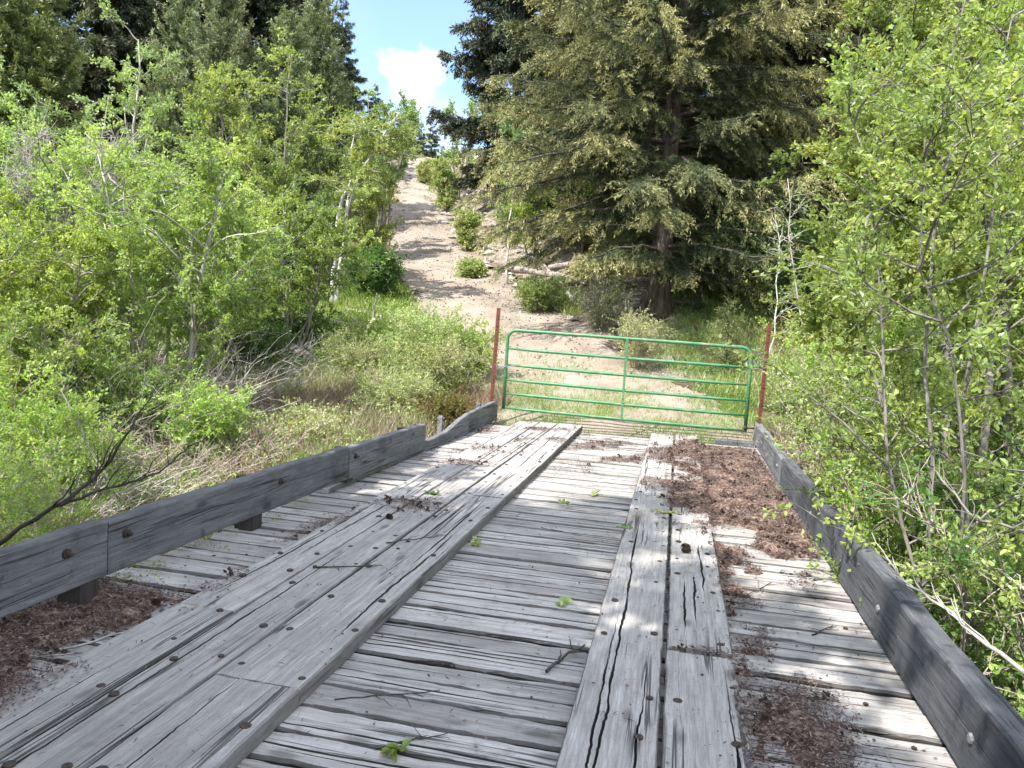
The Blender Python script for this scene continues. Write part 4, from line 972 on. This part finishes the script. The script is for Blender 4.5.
    # ---- right side near trees
    GN = 'leafy trees crowding the right side of the bridge'
    bx, by, bz = gpos(935, 6.0, .1, 0)
    path = [[(0, 0, -.2), rel(912, 490, 6.0), rel(880, 400, 6.1), rel(860, 330, 6.2), rel(862, 250, 6.4), rel(880, 150, 6.6), rel(905, 60, 6.8)],
            [(.2, .3, -.2), rel(950, 400, 6.3), rel(945, 260, 6.6), rel(930, 150, 6.9), rel(912, 60, 7.1), rel(900, -40, 7.2), rel(895, -110, 7.3)],
            [(.4, .2, -.2), rel(985, 420, 6.3), rel(990, 300, 6.6), rel(985, 200, 6.9), rel(960, 60, 7.1), rel(950, -40, 7.2), rel(940, -110, 7.3)]]
    o = deciduous('leafy_tree', R_(90), 5, .85, (M['barkgrey'], M['leaf']), path=path, nb=44, nt=11, nl=38, ls=.048, r0=.036, crown0=.22, loc=(bx, by, bz), hexa=True, wob=.25, upb=.35, sides=7, twl=.3)
    tag(o, 'near green tree with a dark trunk slanting left over the right timber', 'tree', GN)
    tree(1000, 4.2, -190, 200, 'nearest tree with grey tangled stems at the right edge', 91, ('barkgrey', 'leaf'), group=GN, stems=6, nb=20, nt=9, nl=20, ls=.041, r0=.022, crown0=.2, spread=.30, hexa=True)
    tree(985, 8.8, -60, 120, 'tall sunlit yellow green tree behind the slanting trunk', 92, ('barkgrey', 'leafyel'), group=GN, stems=6, nb=30, nt=10, nl=36, ls=.055, r0=.045, crown0=.14, spread=.3)
    tree(905, 10.5, -10, 66, 'yellow green tree forming the left outline of the right thicket', 93, ('barkgrey', 'leafyel'), group=GN, stems=5, nb=26, nt=10, nl=30, ls=.066, r0=.045, crown0=.1, spread=.2)
    tree(1040, 10, -60, 130, 'tall pale tree at the upper right corner', 94, ('barkpale', 'leafpale'), group=GN, stems=6, nb=20, nt=9, nl=18, ls=.06, r0=.06, crown0=.14, spread=.3)
    tree(1090, 6.5, -120, 160, 'leafy tree beyond the right edge', 95, ('barkgrey', 'leaf'), group=GN, stems=6, nb=18, nt=8, nl=18, ls=.055, r0=.05, crown0=.14, spread=.3)
    tree(832, 12, 262, 46, 'rounded yellow green bush left of the slanting trunk', 96, ('twigtan', 'leafyel'), group=GN, cat='bush', name='leafy_shrub', stems=12, nb=9, nt=7, nl=20, ls=.045, r0=.012, crown0=.1, spread=.5, parts=('stem', 'foliage'), clear=True)
    tree(842, 9.6, 165, 30, 'bare white branched sapling with a few pale leaves above the hinge post', 97, ('barkpale', 'leafpale'), group=GN, stems=4, nb=9, nt=6, nl=4, ls=.05, r0=.022, crown0=.35, spread=.2)
    tree(762, 13.5, 215, 20, 'thin dead white stem standing behind the hinge post', 98, ('barkwhite', 'leafpale'), name='dead_sapling', stems=1, nb=10, nt=3, nl=2, ls=.06, r0=.022, crown0=.3, spread=.02)
    tree(812, 13.5, 262, 40, 'low spreading branch tree with reddish young leaves behind the hinge post', 99, ('twigred', 'leafmix'), group=GN, stems=4, nb=9, nt=6, nl=8, ls=.045, r0=.018, crown0=.4, spread=.6)
    GQ = 'shrubs along the right timber'
    def rshrub(px, dep, pytop, halfpx, lab, seed, mats=('twigtan', 'leaf'), **kw):
        d = dict(hexa=True, ls=.04, nl=12, clear=True); d.update(kw); return shrub(px, dep, pytop, halfpx, lab, seed, mats, GQ, **d)
    rshrub(915, 5.2, 440, 66, 'bright broad leaved shrub spilling over the right timber', 110, ('twigtan', 'leafyel'), nl=12, ls=.05)
    rshrub(875, 6.4, 400, 52, 'fresh green shrub leaning on the middle of the right timber', 111, nl=13, ls=.045)
    rshrub(975, 4.3, 455, 80, 'open green shrub in front of the tangled stems', 112, ('twigtan', 'leafdeep'), nl=9, ls=.042)
    rshrub(1010, 3.6, 540, 120, 'low green shrub beside the nearest part of the right timber', 113, nl=10, ls=.04)
    rshrub(850, 8.2, 365, 44, 'twiggy green shrub beside the far third of the right timber', 114, ('twigtan', 'weed'), nl=14, ls=.04)
    rshrub(822, 10.4, 345, 34, 'olive weedy shrub close behind the hinge post', 115, ('twigtan', 'weed'), nl=14, ls=.04)
    rshrub(930, 7.4, 330, 90, 'dense green shrub under the slanting trunk', 116, ('barkdark', 'leaf'), nl=16, ls=.045)
    rshrub(1010, 5.6, 390, 110, 'dim green shrub among the grey stems at the right edge', 117, ('barkdark', 'leafdeep'), nl=11, ls=.045)
    rshrub(870, 8.8, 300, 60, 'leafy shrub between the slanting trunk and the far timber', 118, ('twigtan', 'leafyel'), nl=14, ls=.045)
    # dry twig thickets
    GT = 'dry twig thickets'
    for i, (px, d, n, hh, rr, mt, lab) in enumerate((
            (120, 8.2, 170, 1.1, 1.0, 'twigtan', 'tan tangle of arching twigs behind the long left timber'),
            (210, 9.2, 190, .9, 1.1, 'twigtan', 'pinkish grey twig tangle above the middle of the left timber'),
            (170, 7.2, 120, .7, .8, 'twigtan', 'low dry twigs close against the left timber'),
            (270, 10.2, 150, .8, .9, 'twigtan', 'dry twigs below the fallen log on the left slope'),
            (60, 7.6, 100, 1.3, .9, 'barkpale', 'pale arching dead canes in the lower left shrubs'),
            (345, 11.6, 110, .7, .8, 'twigtan', 'dry canes behind the last part of the long left timber'),
            (165, 10.4, 120, 2.2, .9, 'barkpale', 'grey bare stems around the foot of the pale multi stemmed tree'),
            (110, 11.8, 90, 2.6, 1.0, 'barkpale', 'grey leafless canes inside the left thicket'),
            (250, 12.6, 90, 1.8, 1.0, 'barkpale', 'grey leafless canes above the dark rotten log'),
            (60, 9.0, 110, 1.5, 1.0, 'twigtan', 'tan dead canes at the left between the lime shrubs'),
            (30, 5.9, 120, .75, .8, 'twigtan', 'low tan twigs poking through the lime shrub at the lower left'),
            (70, 7.0, 150, .8, 1.0, 'twigtan', 'dense pinkish twigs just above the nearest left timber'),
            (285, 9.0, 9, 1.5, .3, 'twigred', 'few tall reddish canes rising behind the left timber'),
            (825, 9.4, 150, 1.0, .7, 'twigtan', 'dry tan twigs beside the far right timber'),
            (845, 7.6, 120, 1.0, .6, 'twigtan', 'brown twigs tangled in the shrubs by the right timber'),
            (985, 4.4, 130, 1.2, .9, 'barkpale', 'whitish dead twigs tangled at the right edge'),
            (930, 4.6, 110, .9, .7, 'barkdark', 'dark brown twigs under the broad leaved shrub'),
            (645, 16.8, 70, .6, .5, 'twigtan', 'dry stalks at the foot of the big fir behind the gate'),
            (800, 11.2, 90, .6, .6, 'twigtan', 'dry straw coloured stalks right of the hinge post'),
            (445, 12.2, 60, .8, .5, 'twigred', 'reddish stalks behind the low bent timber'))):
        loc = gpos(px, d)
        brush('dry_brush', R_(200+i), n, hh, rr, M[mt], loc, label=lab, group=GT, r=.0045 if d < 13 else .006)
    # foreground bare branches
    rng = R_(300)
    def branch(pts, r, mt, lab):
        P = np.array([at(*p) for p in pts]); o0 = P[0].copy(); P = P-o0
        s = np.linspace(0, 1, len(P)); u = np.linspace(0, 1, 16); C = np.stack([np.interp(u, s, P[:, j]) for j in range(3)], -1)[None]
        C[:, 1:-1] += rng.normal(0, .006, C[:, 1:-1].shape); g = Geo(); tubes(g, C, np.linspace(r, r*.35, 16)[None], 7)
        n = 9; Q, T = sample(C, np.zeros(n, int), rng.uniform(.3, .98, n)); D = unit(T+rng.normal(0, .5, Q.shape)+[0, 0, .3])
        B = curves(rng, Q, D, rng.uniform(.08, .3, n), 6, (0, 0, .1), .2); tubes(g, B, np.linspace(r*.4, r*.15, 6)[None], 4)
        o = link('bare_branch', g.mesh('bare_branch', M[mt], True), None, tuple(o0)); tag(o, lab, 'branch', 'bare branches')
    branch([(-60, 590, 4.6), (0, 540, 4.6), (60, 505, 4.6), (105, 470, 4.6), (135, 425, 4.6)], .018, 'barkdark', 'dark bare branch arching in at the lower left behind the timber')
    branch([(60, 506, 4.6), (110, 488, 4.65), (160, 472, 4.7), (190, 445, 4.7)], .010, 'barkdark', 'thin dark side branch curving right above the left timber')
    branch([(1060, 700, 3.0), (1000, 655, 3.2), (940, 605, 3.5), (893, 572, 3.8)], .012, 'barkpale', 'long pale bare stick leaning beside the right timber')
    branch([(1030, 530, 4.0), (975, 520, 4.1), (945, 480, 4.3), (925, 462, 4.5)], .009, 'barkgrey', 'grey crooked branch in the tangle at the right edge')
    branch([(1040, 600, 4.0), (960, 540, 4.2), (900, 500, 4.5)], .010, 'barkpale', 'thin pale branch crossing the right shrubs')
    branch([(90, 440, 8.2), (70, 400, 8.2), (60, 378, 8.2)], .010, 'barkgrey', 'grey dead branch standing in the left twigs')
    branch([(120, 500, 7.2), (85, 440, 7.5), (62, 392, 7.8), (70, 372, 7.9)], .012, 'barkgrey', 'forked grey dead limb leaning in the left twigs')
    # logs
    rng = R_(301)
    def gp(px, d, up=0.1):
        x, y, z = gpos(px, d); return (x, y, z+up)
    log('fallen_log', gp(292, 15.6, .25), gp(352, 13.8, .12), .11, M['deadwood'], 'weathered grey log lying on the left slope above the weeds', rng)
    log('fallen_log', gp(300, 18.6, .2), gp(372, 18.4, .2), .12, M['deadwood'], 'pale log half hidden behind the dark shrub on the left', rng)
    log('fallen_log', gp(500, 25.5, .3), gp(585, 22.2, .25), .12, M['deadwood'], 'long dead log slanting down the right bank', rng)
    log('fallen_log', gp(540, 24, .5), gp(575, 20.8, .2), .09, M['deadwood'], 'forked broken log in the heap right of the trail', rng)
    log('fallen_log', gp(545, 24.5, .3), gp(640, 23.5, .4), .10, M['deadwood'], 'horizontal dead log behind the heap under the firs', rng)
    log('fallen_log', gp(590, 21.0, .15), gp(655, 17.6, .1), .09, M['deadwood'], 'dead log lying toward the base of the big fir', rng)
    log('fallen_log', gp(520, 23.0, .15), gp(556, 20.4, .1), .06, M['deadwood'], 'thin broken log at the left end of the heap', rng)
    log('fallen_log', gp(232, 13.6, .1), gp(290, 13.4, .35), .08, M['barkdark'], 'dark rotten log under the left thicket', rng)
    # rocks
    rng = R_(302)
    for i in range(150):
        y = rng.uniform(18.5, 58); tx = float(np.interp(y, TY, TX)); w = float(np.interp(y, TY, TW))
        off = w+abs(rng.normal(0, 1.2))-.25 if rng.random() < .85 else -w-abs(rng.normal(0, .5))
        x = tx+off/.9; r = rng.uniform(.04, .15)*(1+y/50)
        g = Geo(); rockgeo(g, rng, r); z = float(H(x, y))
        o = link('rock', g.mesh('rock', M['rock'], False), None, (x, y, z+r*.15)); tag(o, 'pale rough stone scattered along the edges and bank of the dirt trail', 'rock', 'stones along the trail')
    # shade trees at the viewer's left, out of frame
    GO = 'trees beside the near end of the bridge'
    sh = deciduous('leafy_tree', R_(400), 10.5, 2.7, (M['barkgrey'], M['leaf']), stems=5, nb=40, nt=12, nl=24, ls=.16, r0=.12, crown0=.3, spread=.2, loc=(-5.7, .1, float(H(-5.7, .1))))
    tag(sh, 'tall cottonwood left of the near end of the bridge, shading the deck', 'tree', GO)
    for i, (x, y, s, rz) in enumerate(((-7.6, -2.8, 1.05, 2), (-4.1, -2.6, .95, 4), (-5.6, -6.5, .95, 1), (-3.6, -1.6, .8, 5.2), (-3.0, -3.6, .9, 3.1))):
        c = copy_tree(sh, (x, y, float(H(x, y))), rz, s); tag(c, ('second tall tree farther left of the near bridge end', 'tall tree left behind the viewer', 'tall tree farthest behind the viewer', 'smaller tree close beside the left timber behind the viewer', 'tree at the very start of the bridge, right of the other shade trees')[i], 'tree', GO)
    c = copy_tree(dk, (-6.0, -2.2, float(H(-6, -2.2))), .7, (1.15, 1.15, 1.1)); tag(c, 'dense fir left of the near bridge end, its shadow across the planks', 'tree', GO)

def rockgeo(g, rng, r):
    nu, nv = 9, 6; V = []
    sc = rng.uniform(.6, 1.2, 3)*[1, 1, .7]
    ph = rng.random(3)*10
    for j in range(nv+1):
        th = math.pi*j/nv
        for i in range(nu):
            p = 2*math.pi*i/nu; d = np.array([math.sin(th)*math.cos(p), math.sin(th)*math.sin(p), math.cos(th)])
            k = 1+.35*math.sin(3*d[0]+ph[0])*math.cos(2.5*d[1]+ph[1])+.2*math.sin(5*d[2]+ph[2])
            if 0 < j < nv: k += rng.normal(0, .07)
            V.append(d*r*k*sc)
    F = [[j*nu+i, (j+1)*nu+i, (j+1)*nu+(i+1) % nu, j*nu+(i+1) % nu] for j in range(nv) for i in range(nu)]
    g.add(V, F)

# ------------------------------------------------------------------ ground cover
def build_cover():
    rng = np.random.default_rng(31)
    def scatter(n, x0, x1, y0, y1, dens):
        x = rng.uniform(x0, x1, n); y = rng.uniform(y0, y1, n); k = rng.random(n) < dens(x, y); return x[k], y[k]
    def offroad(x, y):
        d, w = tdist(x, y); return sstep(-.2, .5, np.abs(d)-w)
    clear = lambda x, y: 1-((x > -2.95) & (x < 1.32) & (y < 11.35))*1.0
    # grass tufts on the left slope
    def blades(name, mat, lab, x, y, per, h, wd, lean=.45, cat='grass'):
        n = len(x); i = np.repeat(np.arange(n), per); X = x[i]+rng.normal(0, .05, len(i)); Y = y[i]+rng.normal(0, .05, len(i))
        P = np.stack([X, Y, H(X, Y)-.02], -1); D = np.stack([rng.normal(0, lean, len(i)), rng.normal(0, lean, len(i)), np.ones(len(i))], -1)
        L = h*rng.uniform(.4, 1.2, len(i)); g = Geo(); leaves(g, rng, P, D, L, wd, 0, False, np.clip(.5*rng.random(len(i))+.5*vn(X*.8, Y*.8), 0, 1), fold=.1)
        tag(link(name, g.mesh(name, mat)), lab, cat, kind='stuff')
    x, y = scatter(26000, -14, -2.6, 6, 22, lambda x, y: offroad(x, y)*clear(x, y)*sstep(.30, .55, fbm(x*.8, y*.8, 3)))
    blades('grass', M['grass'], 'green and straw coloured grass on the slope left of the gate', x, y, 7, .36, .045)
    x, y = scatter(9000, -3.4, 1.6, 11.35, 16.5, lambda x, y: (1-.35*sstep(13, 15.5, y))*sstep(.34, .52, fbm(x*1.1+40, y*1.1, 4))*(1-.75*sstep(13.0, 16, y)))
    blades('grass', M['grassgreen'], 'short fresh grass growing just beyond the gate', x, y, 7, .13, .05, .5)
    x, y = scatter(12000, -.5, 9, 11, 22, lambda x, y: offroad(x, y)*sstep(.4, .6, fbm(x*.8, y*.8, 3)))
    blades('grass', M['grass'], 'grass under the firs right of the trail', x, y, 7, .26, .045)
    x, y = scatter(9000, -13, -5, 14.5, 22, lambda x, y: offroad(x, y)*sstep(.42, .5, fbm(x*.6+9, y*.6, 2)))
    blades('grass', M['grassgreen'], 'bright lush grass at the foot of the white aspen', x, y, 7, .32, .07)
    x, y = scatter(12000, 1.3, 5, 1, 12, lambda x, y: clear(x, y)*.7)
    blades('dry_grass', M['straw'], 'dry straw between the shrubs and the right timber', x, y, 6, .4, .03, .6)
    x, y = scatter(20000, -9, -2.8, 2, 13, lambda x, y: clear(x, y)*(.25+.75*sstep(.4, .6, fbm(x+3, y, 3))))
    blades('dry_grass', M['straw'], 'dry straw and dead stalks along the left timber', x, y, 6, .42, .028, .6)
    n = 9000; y = rng.uniform(14, 50, n)**1.0; tx = np.interp(y, TY, TX); w = np.interp(y, TY, TW)
    x = tx+rng.normal(0, 1, n)*w*.8+rng.choice([0, 1.0], n, p=[.5, .5])*w*.8; k = fbm(x*1.5, y*1.5, 3) > .45; x, y = x[k], y[k]
    P = np.stack([x, y, H(x, y)+.012], -1); g = Geo(); sz = rng.uniform(.02, .075, len(x))
    leaves(g, rng, P, rng.normal(0, 1, P.shape)*[1, 1, .5]+[0, 0, .5], sz, .9, .8, True, fold=.3)
    tag(link('gravel', g.mesh('gravel', M['rock'])), 'loose stones strewn over the dirt trail', 'gravel', kind='stuff')
    # weedy leaves
    for nm, lab, box, n, mt, hh, ls in (
            ('weed_cover', 'low leafy weeds on the slope left of the gate', (-12, -2.75, 7, 19), 150000, 'weed', .38, .045),
            ('weed_cover', 'lime green weeds below the left timber', (-7.5, -2.9, 1.5, 9), 110000, 'leafyel', .45, .04),
            ('weed_cover', 'green weeds along the outside of the right timber', (1.32, 4.5, 1.5, 12), 80000, 'leaf', .5, .038),
            ('weed_cover', 'dark weeds under the firs', (-1, 12, 14, 26), 60000, 'leafdeep', .3, .06),
            ('weed_cover', 'weeds on the bank beside the upper trail', (-20, 2, 17, 52), 60000, 'weed', .25, .08),
            ('weed_cover', 'undergrowth of the left thicket', (-22, -6, 9, 26), 110000, 'leaf', .7, .06)):
        x, y = scatter(n, *box, lambda x, y: offroad(x, y)*clear(x, y)*sstep(.38, .60, fbm(x*.9+box[0], y*.9, 4)))
        hmax = hh*sstep(.35, .75, fbm(x*2.2, y*2.2, 3))+.04
        P = np.stack([x, y, H(x, y)+rng.random(len(x))**.7*hmax], -1); g = Geo()
        leaves(g, rng, P, rng.normal(0, 1, P.shape)+[0, 0, .4], ls*rng.uniform(.5, 1.25, len(x)), .5, .6, False, np.clip(.5*rng.random(len(x))+.5*vn(x*1.3, y*1.3), 0, 1))
        tag(link(nm, g.mesh(nm, M[mt])), lab, 'weeds', kind='stuff')

build_camera(); build_world(); build_ground(); build_bridge(); build_gate(); build_litter(); build_plants(); build_cover()

v = scene.view_settings; v.view_transform = 'Standard'; v.look = 'None'; v.gamma = 1; v.use_curve_mapping = False; v.exposure = 1.68
scene.render.engine = 'CYCLES'
c = scene.cycles; c.max_bounces = 5; c.diffuse_bounces = 3; c.glossy_bounces = 2; c.transmission_bounces = 3; c.transparent_max_bounces = 4
c.use_denoising = True; c.sample_clamp_indirect = 6; c.caustics_reflective = False; c.caustics_refractive = False
